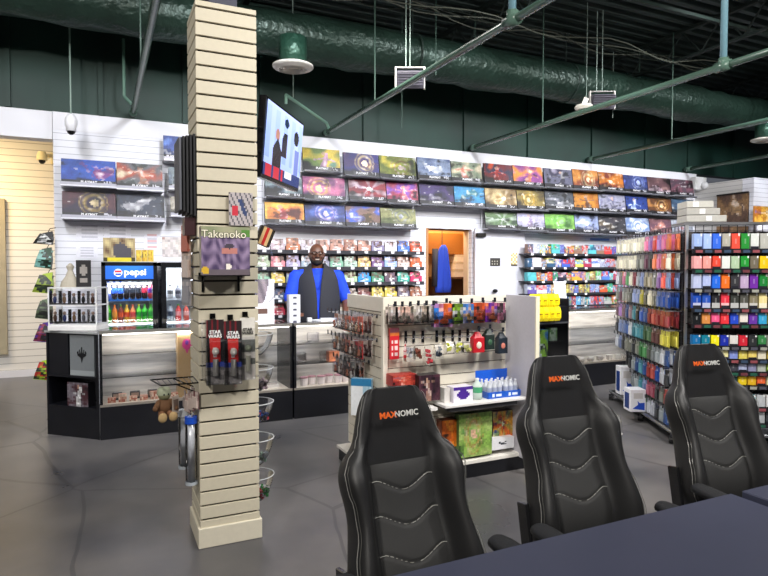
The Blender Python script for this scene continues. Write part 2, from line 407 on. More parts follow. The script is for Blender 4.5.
a0 = onY(286, 95, 6.9); q = MB(); q.tube([(a0[0], 6.9, a0[1]-.1), (a0[0], 6.9, a0[1]), (2.7, 7.5, 3.5), (2.76, 7.55, 3.42)], .02, '6d9180', 8); q.build('pipe_run', 'gloss', p)
a1 = onY(293, 60, 6.9); q = MB(); q.cyl((a1[0], 6.9, a0[1]-.02), (a1[0], 6.9, 4.9), .006, '8a9a92', 6); q.build('rod', 'gloss', p)
a = onY(129, 103, 7.5)
p = MB(); p.tube([(a[0]-.05, 7.5, 4.2), (a[0]-.05, 7.5, a[1]+.07), (a[0]+.02, 7.5, a[1]), (.34, 7.55, a[1])], .017, '5a7a6c', 8)
tag(p.build('conduit', 'gloss'), 'thin green conduit dropping to the leftmost sprinkler pipe', 'pipe')
# wires running over the duct
for k in range(5):
    rr = random.Random(k); p = MB(); pts = []
    for i in range(25):
        X = 1.2+i*.3; pts.append((X, 5.9+.1*k+.05*math.sin(i+k), 4.5+.03*k+.06*math.sin(i*.9+k*2)+.02*rr.random()))
    p.tube(pts, .007, '20241f' if k % 2 else '55584f', 5); tag(p.build('ceiling_cable', 'gloss'), 'loose electrical cable strung under the ceiling deck above the duct', 'cable', 'cables above the duct')
for k, (px, y0, y1, Y) in enumerate(((406, 15, 68, 6), (597, 50, 92, 6), (613, 95, 118, 7.0), (402, 60, 128, 7.2), (585, 40, 66, 7.), (640, 28, 96, 6.8), (475, 40, 58, 6.7), (436, 0, 75, 6.3))):
    xa, za = onY(px, y0, Y); xb, zb = onY(px, y1, Y); p = MB(); p.cyl((xa, Y, 4.95), (xa, Y, zb), .006, '8b9c94' if k < 3 else '3f564c', 6)
    tag(p.build('hanging_wire', 'gloss'), 'thin wire hanging from the ceiling deck, %s' % ['holding the left grey box', 'holding the right grey box', 'just right of the right box', 'behind the left box', 'left of the right box', 'crossing the duct at the right', 'short one above the third picture shelf', 'right of the left box'][k], 'wire', 'wires near the duct')
# round ceiling diffusers
def diffuser(px, py, Y, lab, r=.22, tilt=0):
    X, Z = onY(px, py, Y); t = T('air_diffuser', lab, 'air vent', (X, Y, Z)); 
    m = MB(); m.lathe([(.0, .03), (r*.25, .03), (r*.3, 0), (r*.45, .03), (r*.5, 0), (r*.65, .03), (r*.7, 0), (r*.95, .02), (r, .03), (r, .045), (r*.7, .06)], 'd9d5cc', n=24); m.build('grille', 'matte', t, smooth=False)
    m = MB(); m.cyl((0, 0, .05), (0, 0, .34), r*.68, '2c5041', 18); m.build('collar', 'duct', t, smooth=True)
    return t
diffuser(293, 70, 6.35, 'round white air diffuser on a green collar below the duct')
diffuser(764, 142, 6.4, 'pale round air diffuser at the right edge of the picture', .2)
# hanging grey boxes
def hangbox(px, py, Y, lab, spiral=False):
    X, Z = onY(px, py, Y); t = T('hanging_speaker', lab, 'speaker', (X, Y, Z), -YAW)
    m = MB(); m.box(0, 0, -.09, .3, .16, .18, '3d3a43', rx=.35, bev=.01); m.build('case', 'matte', t)
    m = MB()
    for i in range(6): m.box(0, -.1-.01*i*.3, -.08+.028*i, .28, .012, .008, '5a5762', rx=.35)
    m.build('grille', 'matte', t)
    m = MB(); m.box(-.16, 0, -.1, .015, .05, .24, 'c9c6c0'); m.box(.16, 0, -.1, .015, .05, .24, 'c9c6c0'); m.box(0, 0, .13, .33, .03, .012, 'a9a6a0'); m.cyl((0, 0, .14), (0, 0, 4.98-Z), .005, '8b9c94', 6); m.build('bracket', 'matte', t)
    return t
hangbox(410, 80, 6., 'dark grilled box hanging from a wire before the duct, the left one')
hangbox(602, 102, 6., 'grey grilled box with pale bracket hanging at the duct, the right one')
X, Z = onY(584, 106, 5.9); m = MB(); m.lathe([(.05, 0), (.1, .0), (.12, .03), (.1, .06), (.05, .06), (.05, 0)], 'c9c4b8', n=14)
for i in range(3): m.cyl((-.05+.03*i, 0, .05), (.02+.04*i, 0, .16), .012, 'd8d3c8', 6)
m.cyl((.06, 0, .1), (.06, 0, 4.98-Z+.05), .004, '8b9c94', 5); tag(m.build('emergency_light', 'matte', loc=(X, 5.9, Z-.05), rz=.3), 'cream round lamp fixed left of the right hanging box', 'light')
# security cameras
X, Z = onY(71, 120, 7.3); t = T('dome_camera', 'white dome security camera hanging from a thin conduit over the left wall', 'security camera', (X, 7.3, Z))
m = MB(); m.lathe([(0, .06), (.03, .06), (.05, .03), (.062, 0), (.062, -.06), (.05, -.075), (.05, -.12), (0, -.12)], 'e6e6ea', n=16); m.build('housing', 'matte', t, smooth=True)
m = MB(); m.ell((.0, 0, -.12), (.042, .042, .04), '0c0c10'); m.build('lens_dome', 'gloss', t, smooth=True)
m = MB(); m.cyl((0, 0, .05), (0, 0, 1.55), .009, '7d9389', 8); m.build('conduit', 'gloss', t)
X, Z = onY(42, 156, 9.9); t = T('wall_camera', 'cream security camera on a wall arm at the beige hallway', 'security camera', (X, 9.9, Z))
m = MB(); m.lathe([(0, .07), (.05, .06), (.07, 0), (.07, -.06), (0, -.06)], 'efe2b4', n=14); m.build('housing', 'matte', t)
m = MB(); m.ell((0, 0, -.07), (.045, .045, .045), '14120e'); m.build('lens_dome', 'gloss', t)
m = MB(); m.box(.1, .1, .0, .2, .04, .05, 'efe2b4'); m.box(.15, .3, -.06, .12, .12, .16, 'efe2b4'); m.build('arm', 'matte', t)
X, Z = onY(703, 187, 7.55); t = T('corner_camera', 'white box shaped security camera at the right end of back wall', 'security camera', (X, 7.55, Z))
m = MB(); m.box(0, .1, -.05, .3, .12, .24, 'dcdcdc', bev=.01); m.build('housing', 'matte', t); m = MB(); m.ell((.04, 0, .03), (.07, .07, .07), 'cfcfd2'); m.build('camera_head', 'gloss', t, smooth=True)
m = MB(); m.box(.2, -.03, -.03, .1, .05, .03, '1a1a1a'); m.build('lens', 'gloss', t)
# ================================================================ PILLAR
PX0, PX1, PY0, PY1 = .49, .83, 3.5, 3.85
zt = onY(251, 8.5, 3.5)[1]
p = MB(); cxp, cyp = (PX0+PX1)/2, (PY0+PY1)/2
p.box(cxp, cyp, 0, .31, .32, zt-.01, '1e140d')
zg = onY(201.2, 520.6, 3.5)[1]; pitch = (onY(193.7, 5.2, 3.5)[1]-zg)/38.0
pitch = (onY(193.7, 5.2, 3.5)[1]-zg)/round((onY(193.7, 5.2, 3.5)[1]-zg)/.0795)
z = zg-pitch
while z < zt:
    z1 = min(z+pitch, zt)
    if z1-z > .012: p.box(cxp, cyp, max(z+.0055, .1), .34, .35, z1-max(z+.0055, .1)-.0055, 'cbc3ae', bev=.0015)
    z = z1
st = T('slatwall_pillar', 'square cream slatwall pillar standing in the shop floor', 'pillar', (0, 0, 0)); st['kind'] = 'structure'
del st['category']; del st['label']
p.build('slat_cladding', 'matte', st)
p = MB(); p.box(cxp, cyp, 0, .365, .375, .115, 'd6cfbc', bev=.003); p.build('plinth', 'matte', st)
p = MB(); p.box(cxp, cyp, zt, .16, .16, 4.99-zt, '3a3c4c'); p.build('steel_column', 'matte', st)
# ================================================================ HALL SEEN THROUGH THE DOOR
w = MB(); wallbox(w, 4.23, 6.3, 9.0, 9.1, 0, 2.7); struct('wall_closet_back', w, 'orange')
w = MB(); wallbox(w, 4.23, 4.33, WY+.2, 9.0, 0, 2.7); struct('wall_closet_left', w, 'orange')
w = MB(); wallbox(w, 6.3, 6.4, WY+.2, 9.1, 0, 2.7); struct('wall_closet_right', w, 'orange')
w = MB(); wallbox(w, 4.2, 6.4, WY+.2, 9.1, 2.7, 2.75); struct('ceiling_closet', w, 'orange')
fr = MB(); fr.box(4.345, WY+.095, 0, .035, .22, 2.19, 'a87a50'); fr.box(5.122, WY+.14, 0, .02, .12, 2.19, 'c8b090'); fr.box(4.73, WY+.14, 2.17, .8, .12, .025, 'a87a50')
struct('door_frame', fr, 'matte')
dr = D.objects.new('door_1', None); COL.objects.link(dr); dr['kind'] = 'structure'
m = MB(); m.box(5.6, WY-.07, .01, .93, .045, 2.19, 'c6c6d0', bev=.003); m.build('door_leaf', 'matte', dr)
m = MB(); m.box(*(lambda p: (p[0], WY-.12, p[1]))(onY(481, 237, 7.63)), .17, .05, .06, '3c3a38', bev=.01); m.build('door_closer', 'metal', dr)
def wallsign(px0, py0, px1, py1, Y, fn, name, lab, nu=8, nv=6, cat='sign'):
    x0, z1 = onY(px0, py0, Y); x1, z0 = onY(px1, py1, Y); m = MB(); m.pbox((x1-x0)/2*0, 0, 0, x1-x0, .006, z1-z0, 'cccccc', fn, nu, nv)
    return tag(m.build(name, 'print', loc=((x0+x1)/2, Y, z0)), lab, cat)
wallsign(490, 258, 500, 266, WY-.097, lambda u, v: hx('b8b4a8') if (.15 < u < .85 and (.2 < v < .4 or .55 < v < .75) and int(u*16) % 2) else hx('3a3834'), 'door_sign', 'small black sign with pale lettering on the white door', 12, 6)
wallsign(511, 253, 517, 266, WY-.097, lambda u, v: hx('4c4438') if v < .12 else (hx('c8a850') if int(u*4+v*6) % 2 else hx('e8e2cc')), 'notice', 'small cream and yellow notice near the right edge of the door', 4, 8)
m = MB(); m.ell((0, 0, 0), (.045, .03, .03), '222222'); m.cyl((0, 0, 0), (0, .05, 0), .02, '222222', 8); X, Z = onY(496, 291, 7.6); m.build('door_handle', 'metal', dr, loc=(X, 7.62, Z))
# closet contents
t = T('wall_cabinet', 'orange-brown cabinet high on the closet wall behind the open door', 'cabinet', (5.45, 8.75, 1.82))
m = MB(); m.box(0, 0, 0, 1.4, .45, .36, 'a2672c', bev=.005); m.build('body', 'gloss', t)
for i in (-1, 1): m = MB(); m.box(i*.35, -.235, .01, .67, .02, .34, 'b3742f' if i > 0 else '965b22', bev=.004); m.build('cabinet_door', 'gloss', t)
m = MB(); m.box(5.6, 8.72, 1.42, 1.2, .5, .03, '5b3a20'); m.box(5.6, 8.72, .98, 1.2, .5, .03, '5b3a20'); m.box(5.6, 8.97, .98, 1.2, .02, .47, '5b3a20'); tag(m.build('closet_shelf', 'matte'), 'brown shelf boards inside the closet behind the jacket', 'shelf')
for i in range(3): m = MB(); m.box(5.46+.01*i, 8.6, 1.452+i*.125, .36, .26, .118, 'e0cbb4', bev=.003); m.box(5.46+.01*i, 8.6, 1.452+i*.125+.09, .366, .266, .026, 'cdb594'); tag(m.build('carton', 'print'), 'pale carton on the closet shelf, %s of three stacked' % ['bottom', 'middle', 'top'][i], 'box', 'closet cartons')
m = MB(); rings = []
for z, wd, dp in ((0, .17, .05), (.1, .18, .06), (.3, .16, .07), (.5, .14, .07), (.62, .115, .06), (.7, .09, .05), (.76, .035, .03)):
    rings.append([(.8*wd*math.cos(2*PI*i/24)*(1+.1*math.sin(i*2.7))+.01*math.sin(9*z), dp*math.sin(2*PI*i/24)*(1+.45*math.sin(i*2.4)), z) for i in range(24)])
m.loft(rings, '1f3fb0'); X, Z = onY(443, 290, 8.3)
t = T('jacket', 'bright blue jacket hanging inside the closet doorway', 'jacket', (X, 8.3, 1.21))
m2 = MB(); m2.cyl((-.02, 0, .74), (-.02, 0, 1.49), .006, '2a2a2a', 6); m2.build('hanger_cord', 'matte', t); m.build('jacket_body', 'cloth', t, smooth=True)
m = MB(); m.loft([[(-.16+.05*math.cos(a)+.02*z, .05*math.sin(a), .1+z) for a in [2*PI*i/8 for i in range(8)]] for z in (0, .3, .6)], '1b1c2c'); m.build('sleeve', 'cloth', t, smooth=True)
# ================================================================ PLAYMAT DISPLAY
SY = 7.56
def mat_thing(px0, px1, pyt, pyb, pal, motif, seed, desc, rowname, idx, Y=SY):
    x0, zt = onY(px0, pyt, Y); x1, _ = onY(px1, pyt, Y); zb = onY(px0, pyb, Y)[1]
    w_ = x1-x0-.012; h = zt-zb
    t = T('playmat_box', '%s playmat, %s' % (desc, rowname), 'playmat', ((x0+x1)/2, Y, zb), 0, 'playmats on the back wall', rx=-.16)
    m = MB(); m.pbox(0, .012, 0, w_, .02, h, '202024', art(pal, seed, motif, True), 40, 24); m.build('sleeve', 'mat', t)
    m = MB(); m.box(.0, -.003, h*.03, w_*.5, .004, h*.17, '0c0c10'); m.build('label_strip', 'print', t)
    text('PLAYMAT', h*.13, (0, -.006, h*.125), t, 'dcdce0', bold=.0012)
    return (x0, x1, zb, w_)
ROWS = {
 'top row': [
  (303, 341, 146, 170, ['2a2a50', '6f8a4a', 'c9b040', '507060', 'c090b8'], 'figure', 'yellow panels and lilac robot'),
  (344, 380, 151, 175, ['1b1842', '2e2f86', '3a2a60', '8a5a30', 'e0c890'], 'ring', 'dark purple forest with glowing white centre'),
  (380, 417, 154, 178, ['3a4a18', '7f8a2c', '5e6a20', 'b8a838', '6a3a20'], 'ring', 'olive gold winged shape'),
  (418, 452, 156, 179, ['2c3a60', '8fa0c0', '3a4a78', 'c0cce0', 'e6ecf8'], 'beast', 'grey-blue horse and rider'),
  (452, 483, 160, 181, ['a8a890', '8a9a80', 'c8bca0', '9a8c78', 'c03a20'], 'figure', 'pale background with red fighter'),
  (485, 514, 162, 183, ['3a1c28', '8a2a30', '30304a', 'b84a2a', 'c03020'], 'figure', 'dark red warrior'),
  (514, 544, 164, 185, ['5a3a9a', 'a04aa0', 'e08a30', '4a6ac0', 'f0902a'], 'figure', 'violet sky with orange runner'),
  (545, 574, 167, 187, ['4a4a60', '70708a', '34304a', '8a8498', '26222e'], 'figure', 'grey armed silhouette'),
  (574, 600, 168, 189, ['5a1e1a', 'a04a20', 'd08a40', '3a1818', 'f0e0a8'], 'ring', 'red-brown with pale disc'),
  (600, 625, 171, 190, ['3a1412', '8a3018', 'c8741c', '501c10', 'e09030'], 'rays', 'crimson throne and flames'),
  (625, 649, 174, 192, ['1c2450', '3a4a90', '26306a', '5a6ab8', '8aa0e0'], 'ring', 'deep blue swirl'),
  (649, 672, 176, 194, ['3a2a30', '6a4a50', '8a6a68', '2a2028', 'c0a0b0'], 'land', 'dusky ruins'),
  (672, 695, 178, 195, ['3a2a3a', '8a5a6a', '50404c', 'b07a80', '402030'], 'beast', 'pink-grey creatures')],
 'middle row': [
  (265, 303, 176, 196, ['2a3040', '506070', '7a8a90', '30404a', 'c0b0a8'], 'beast', 'slate grey dragon under the television'),
  (303, 346, 175, 199, ['3a2a5a', '8a4a80', 'c06a90', '7050a0', 'f0c040'], 'ring', 'purple arch with yellow sunset'),
  (349, 387, 178, 200, ['3a2030', 'a02a38', '701c30', '5a3a60', 'd8c8d8'], 'rays', 'red and white beams'),
  (387, 419, 181, 203, ['5a2a6a', 'b03a5a', '7a4aa8', 'd06a80', 'f09080'], 'figure', 'magenta gothic arch'),
  (420, 455, 183, 204, ['1a1838', '2a2450', '3c2c60', '14142a', '4a3a70'], 'land', 'midnight violet city'),
  (455, 486, 185, 206, ['1c78b8', '3a9ad0', '2a88c4', '5ab0d8', '2c6a4c'], 'beast', 'bright blue sky with green airship'),
  (486, 518, 187, 208, ['6a5030', 'a08050', 'c8b080', '806438', 'd8c090'], 'rays', 'sandy tan'),
  (518, 546, 189, 209, ['3a3018', '6a5a2a', '8a7838', '504020', 'e0b030'], 'ring', 'brown with golden crest'),
  (546, 575, 190, 209, ['30343a', '585c66', '3e424a', '80808a', 'a8a8b0'], 'land', 'charcoal forest'),
  (575, 600, 191, 211, ['c07018', 'e0942c', 'a05a10', 'e8a83c', '2a2a3a'], 'figure', 'bright orange with dark rider'),
  (600, 627, 193, 212, ['8a8aa8', 'b0b0c8', '7a7a98', 'c0bcd0', '4a4a68'], 'figure', 'pale lavender knight'),
  (627, 649, 195, 212, ['182a6a', '2a48a0', '1c347a', '3a60c0', 'b0c8f0'], 'figure', 'royal blue angel'),
  (649, 673, 197, 214, ['4a2818', '7a4a28', '5c3820', '9a6a38', 'e0a040'], 'ring', 'brown with gold ring'),
  (673, 696, 198, 215, ['2a3a50', '507090', '3a4e68', '7a98b0', '283038'], 'land', 'stormy blue skyline')],
 'bottom row': [
  (265, 305, 201, 223, ['c04a3a', 'e08a3a', 'f0c050', '4a8a70', 'b03050'], 'figure', 'orange phoenix wings'),
  (305, 346, 203, 225, ['1e2a6a', '2c3e8a', '405aa8', '2a2050', 'b8a0e0'], 'ring', 'navy temple with violet ring'),
  (346, 381, 205, 226, ['b08a50', '8a6a60', '3a5ac0', 'c09a70', '2c58c0'], 'beast', 'golden and blue dancers'),
  (381, 417, 207, 227, ['7a8850', 'a8a870', '6a7050', 'b8b890', '283868'], 'ring', 'pale green with navy orb'),
  (486, 518, 211, 228, ['3a5a40', '6a8a5a', '2c4430', '8aa088', 'c8d8c8'], 'rays', 'forest green grove'),
  (518, 546, 212, 230, ['a8a4c8', 'c4c0dc', 'b0acd0', 'd4cce4', '6a4a70'], 'figure', 'pale lilac maiden'),
  (546, 576, 213, 232, ['5aa040', '8ac858', '74b44c', 'a8d870', '4a8a30'], 'ring', 'light green spiral'),
  (576, 600, 214, 233, ['7a8ac0', 'a0aed8', '8c9ac8', 'b8c0e0', '1c1c30'], 'land', 'periwinkle sky and black wolf'),
  (600, 627, 216, 234, ['2c2c34', '44444c', '38343c', '5a5450', '5e5038'], 'beast', 'nearly black battlefield'),
  (627, 651, 217, 235, ['8aa0c8', 'b8c8e8', '7088b8', 'd8e4f8', 'f4f8ff'], 'ring', 'icy blue with white flare'),
  (651, 673, 218, 236, ['5a4048', '8a6068', '6a4a58', 'a87a7a', 'c08070'], 'beast', 'mauve and rust swirl'),
  (673, 695, 219, 237, ['c8ccd8', 'b0b8c8', 'd8dce4', 'c0c4d0', 'b02028'], 'ring', 'white with large red disc')]}
sd = 0
for rn, L in ROWS.items():
    for i, (a, b_, c, d_, pal, mo, desc) in enumerate(L):
        sd += 1; x0, x1, zb, w_ = mat_thing(a, b_, c, d_, pal, mo, sd, desc, '%s of the long back wall display' % rn, i)
        if True:
            m = MB(); m.box(0, .06, -.014, x1-x0, .25, .012, 'd8d8e0'); m.box(0, -.062, -.016, x1-x0, .006, .018, 'b6b6c2')
            m.box(-(x1-x0)/2+.006, .12, -.03, .012, .015, .3, 'e0e0e8')
            m.box(0, .0, -.022, x1-x0-.02, .11, .008, '4a4a52')
            tag(m.build('display_ledge', 'gloss', loc=((x0+x1)/2, SY, zb-.004)), 'white slatwall ledge under the %s playmat' % desc, 'shelf', 'playmat ledges')
LM = [(60, 116, 157, 184, ['1c3a90', '2c5ac0', '2448a8', '4a7ad8', '8a2a5a'], 'beast', 'blue sky with winged beast', 'upper left display pair, the left one'),
      (116, 163, 161, 188, ['8a9a9a', '6a6a70', 'a04a38', 'b8a890', 'b06030'], 'figure', 'red and cream characters', 'upper left display pair, the right one'),
      (61, 116, 190, 217, ['141230', '2a1c40', '4a2430', '201838', 'd0b050'], 'ring', 'dark with golden ring and white figure', 'lower left display pair, the left one'),
      (116, 165, 193, 219, ['222838', '303a50', '2a3040', '3e4658', 'b8b8c0'], 'beast', 'dark slate with white dragon', 'lower left display pair, the right one'),
      (163, 184, 134, 159, ['283c80', '4060b0', '304890', '5878c0', '202840'], 'land', 'small blue', 'highest beside the pillar'),
      (168, 189, 166, 188, ['6a7a88', '8a98a0', '506070', 'a8b0b8', '303840'], 'figure', 'grey-green', 'upper one half hidden by the pillar'),
      (170, 190, 196, 215, ['b0a890', 'c8c0b0', '8a8478', 'd8d0c0', '5a5048'], 'figure', 'tan', 'lower one half hidden by the pillar')]
for a, b_, c, d_, pal, mo, desc, where in LM:
    sd += 1; x0, x1, zb, w_ = mat_thing(a, b_, c, d_, pal, mo, sd, desc, where, 0)
    m = MB(); m.box(0, .06, -.014, x1-x0, .25, .012, 'd8d8e0'); m.box(0, -.06, -.02, x1-x0, .005, .05, 'a8a8b4')
    tag(m.build('display_ledge', 'gloss', loc=((x0+x1)/2, SY, zb-.004)), 'white slatwall ledge under the %s playmat at left' % desc, 'shelf', 'playmat ledges')
# papers and small things on the left wall
for k, (a, b_, c, d_, pal, lab) in enumerate([
     (76, 103, 225, 240, ['e8e8f0', 'd8d8e4', 'f0f0f4', 'c8c8d4'], 'white printed paper sheet pinned on slatwall, left of two'),
     (104, 131, 225, 241, ['e6e6ee', 'dadae4', 'f0f0f4', 'cacad6'], 'white printed paper sheet pinned on slatwall, right of two'),
     (76, 98, 247, 258, ['e8e8f0', 'e0e0ec', 'f0f0f4', 'd0d0dc'], 'narrow white paper low on the left slatwall'),
     (144, 160, 234, 250, ['f0eef0', 'e8dce0', 'f0f0f4', 'd04a50'], 'white price flyer with red lines above the fridge'),
     (162, 189, 237, 257, ['b8b0b4', 'c8c0c0', 'd8d0cc', '8a4a40'], 'pale clear packaged figure set hanging over second fridge')]):
    wallsign(a, c, b_, d_, WY-.004, (lambda kk: (lambda u, v: (hx('d0a8ac') if (kk == 3 and int(v*8) % 3 == 1 and .2 < u < .8) else (hx('bcbcc8') if int(v*8) % 2 and .15 < u < .85 else hx('dedee8')))))(k) if k < 4 else art(pal+['c8c8d0'], k+90), 'paper_sheet' if k < 4 else 'blister_pack', lab, 10, 8, 'paper' if k < 4 else 'pack')
# ================================================================ COOLERS
def bottle(name, h, r, liquid, label_c, capc, lab, cat, loc, group=None, mat='gloss'):
    m = MB(); m.lathe([(0, 0), (r, .004), (r, h*.3), (r*.93, h*.45), (r, h*.6), (r*.9, h*.7), (r*.38, h*.86), (r*.38, h*.93)], liquid, n=10,
                      cols=[liquid, liquid, liquid, label_c, liquid, liquid, liquid])
    m.lathe([(r*1.01, h*.33), (r*1.01, h*.58)], label_c, n=10)
    t = T(name, lab, cat, loc, 0, group); m.build('body', mat, t, smooth=True)
    m = MB(); m.cyl((0, 0, h*.93), (0, 0, h), r*.42, capc, 10); m.build('cap', 'gloss', t); return t
def cooler(X0, X1, Yf, Zt, lab, sign):
    W_ = X1-X0; cx = (X0+X1)/2; t = T('drinks_cooler', lab, 'fridge', (cx, Yf, 0))
    m = MB(); dp = .55; k = '15161a'
    m.box(-W_/2+.02, dp/2, 0, .04, dp, Zt, k); m.box(W_/2-.02, dp/2, 0, .04, dp, Zt, k); m.box(0, dp/2, Zt-.04, W_, dp, .04, k); m.box(0, dp/2, 0, W_, dp, .3, k)
    m.box(0, dp-.02, 0, W_, .03, Zt, 'e4e8ec'); m.box(0, dp/2, .3, W_-.08, dp-.02, .01, 'e4e8ec'); m.build('cabinet_body', 'gloss', t)
    m = MB(); m.box(-W_/2+.045, dp/2, .3, .006, dp-.05, Zt-.4, 'd8dde2'); m.box(W_/2-.045, dp/2, .3, .006, dp-.05, Zt-.4, 'd8dde2'); m.build('liner', 'gloss', t)
    if sign:
        m = MB(); m.grid((-W_/2+.04, -.004, 1.475), (W_-.08, 0, 0), (0, 0, .15), 20, 5, lambda u, v: mixc(hx('0a3c9c'), hx('2a78d8'), .3+.5*v*math.sin(3.1*u))); s = m.build('brand_sign', 'signlit', t)
        e = MB(); e.cyl((-.115, -.012, 1.55), (-.115, -.006, 1.55), .042, 'f0f0f4', 20); e.build('emblem', 'signlit', s)
        e = MB(); e.grid((-.149, -.0135, 1.552), (.068, 0, 0), (0, 0, .024), 6, 2, lambda u, v: hx('d02838')); e.grid((-.144, -.0135, 1.522), (.058, 0, 0), (0, 0, .022), 6, 2, lambda u, v: hx('1c4cb0')); e.build('emblem_band', 'signlit', s)
        text('pepsi', .1, (.055, -.01, 1.555), s, 'ffffff', mat='signlit', bold=.002, sx=1.1)
    d = MB(); zb, zt2 = .34, (1.46 if sign else Zt-.06)
    for sx in (-1, 1): d.box(sx*(W_/2-.025), -.012, zb, .05, .03, zt2-zb, '111216')
    d.box(0, -.012, zb-.04, W_, .03, .05, '111216'); d.box(0, -.012, zt2, W_, .03, .02 if sign else .06, '111216')
    dd = d.build('glass_door', 'gloss', t); g = MB(); g.box(0, -.012, zb, W_-.1, .005, zt2-zb, 'ffffff'); g.build('pane', 'glass', dd)
    l = MB(); l.cyl((-W_/2+.06, .03, zt2-.03), (W_/2-.06, .03, zt2-.03), .008, 'ffffff', 8); l.build('lamp_tube', 'tube', t)
    for zz, ee in ((zt2-.05, 4.5), (.98, 2.2)):
        la = D.lights.new('cooler_lamp', 'AREA'); la.shape = 'RECTANGLE'; la.size = W_-.14; la.size_y = .03; la.energy = ee; la.color = (.95, .98, 1); lo = D.objects.new('cooler_lamp', la); COL.objects.link(lo); lo.location = (cx, Yf+.035, zz); lo.rotation_euler = (R(38), 0, 0)
    for z in (1.25, .99, .74, .5):
        s = MB(); s.box(0, dp/2, z, W_-.1, dp-.14, .008, 'e8ecf0'); s.box(0, .06, z-.01, W_-.1, .008, .035, '3c78c8' if (z == 1.25 and sign) else 'd8dce0'); s.build('shelf', 'gloss', t)
    return t
cooler(-.004, .558, 7.1, 1.665, 'black glass-door drinks cooler with lit blue sign', True)
cooler(.6, 1.16, 7.1, 1.665, 'black glass-door drinks cooler without sign, half behind the pillar', False)
brows = [(1.258, [('6a7ad0', 'c0d0f0', '2c60c0')]*1+[('1a1418', '2a50b0', '2850b0')]*2+[('1a1214', '20242c', 'b0b0b8')]*3+[('241418', '8a2030', 'c0c0c8')]+[('a02038', '40205a', 'd8d8e0')], 'top'),
         (.998, [('58c820', '208a30', '60d030'), ('e87828', 'f0a040', 'e07020'), ('8a3a30', 'e05830', '60a830'), ('d8a828', 'e04828', 'e8c840'), ('e89058', 'd04848', 'e06048'), ('60c838', '209838', 'e8e840'), ('48c040', '188028', '38b038'), ('60d048', '30a040', '50c840')], 'middle'),
         (.748, [('d8d8d0', '38a048', '38a048'), ('b8d870', '48a040', 'e8e8e0'), ('a02838', '501828', '202020'), ('d87830', '703018', 'c04040'), ('a84858', '401828', '202020'), ('c8d0d8', '6878a0', '5058a0'), ('c8d0d8', '5890b0', '4868a0'), ('48484c', '282830', '303030')], 'lower')]
for z, L, rn in brows:
    for i, (a, b_, c) in enumerate(L):
        bottle('drink_bottle', .2 if z > .8 else .17, .029, a, b_, c, 'bottle %s on the %s shelf of the signed cooler' % (nth(i, 8), rn), 'bottle', (.035+.061*i+.028, 7.17, z), 'bottles in the signed cooler')
for z, L, rn in [(1.258, [('c8c8c8', '686868', '404040'), ('888890', '404048', 'c0c0c8'), ('a89870', '585040', '383028')], 'top'),
                 (.998, [('b8c0c8', '40485a', '505868'), ('e04848', 'f0a0a0', '60c050'), ('e06858', 'f8b8b0', 'e04040'), ('e07068', 'e03848', 'f0f0f0')], 'middle'), (.748, [('78b878', '388848', '70a838'), ('90c890', 'a0c8a8', 'e0e0e0'), ('b0c8b0', '408048', 'e0e0e0')], 'lower')]:
    for i, (a, b_, c) in enumerate(L):
        bottle('drink_bottle', .19 if z < 1.2 else .15, .032, a, b_, c, 'bottle %s on the %s shelf of the cooler without sign' % (nth(i), rn), 'bottle', (.70+.085*i, 7.17, z), 'bottles in the second cooler')
# on top of cooler
def carton(px0, px1, pyt, pyb, Y, dp, col, fn, name, lab, cat, nu=8, nv=6, group=None, rz=0, mat='print'):
    x0, zt = onY(px0, pyt, Y); x1, _ = onY(px1, pyt, Y); zb = onY((px0+px1)/2, pyb, Y)[1]; zt = onY((px0+px1)/2, pyt, Y)[1]
    m = MB(); m.pbox(0, dp/2, 0, x1-x0, dp, zt-zb, col, fn, nu, nv)
    return tag(m.build(name, mat, loc=((x0+x1)/2, Y, zb), rz=rz), lab, cat, group)
def bagart(u, v):
    if v < .2: return hx('d8c830') if .1 < u < .9 else hx('403818')
    if (u-.55)**2*2+(v-.45)**2 < .12 or (u > .5 and v < .6 and u < .9): return hx('4a4850')
    return mixc(hx('5a4030'), hx('c8b888'), .5+.5*math.sin(u*13)*math.sin(v*9+u*5))
carton(103, 135, 238, 261.5, 7.2, .2, '5a4430', bagart, 'display_box', 'brown and yellow display box standing on the signed cooler', 'box', 16, 12)
for i in range(3): carton(136+6*i, 141.5+6*i, 250, 261.5, 7.2, .06, '7a2a20', art(['c89828', 'e0c050', '7a6a20', 'a03020'], i+40), 'small_tin', 'yellow and red small tin on the cooler, %s of three' % ['left', 'middle', 'right'][i], 'tin', 4, 6, 'tins on the cooler')
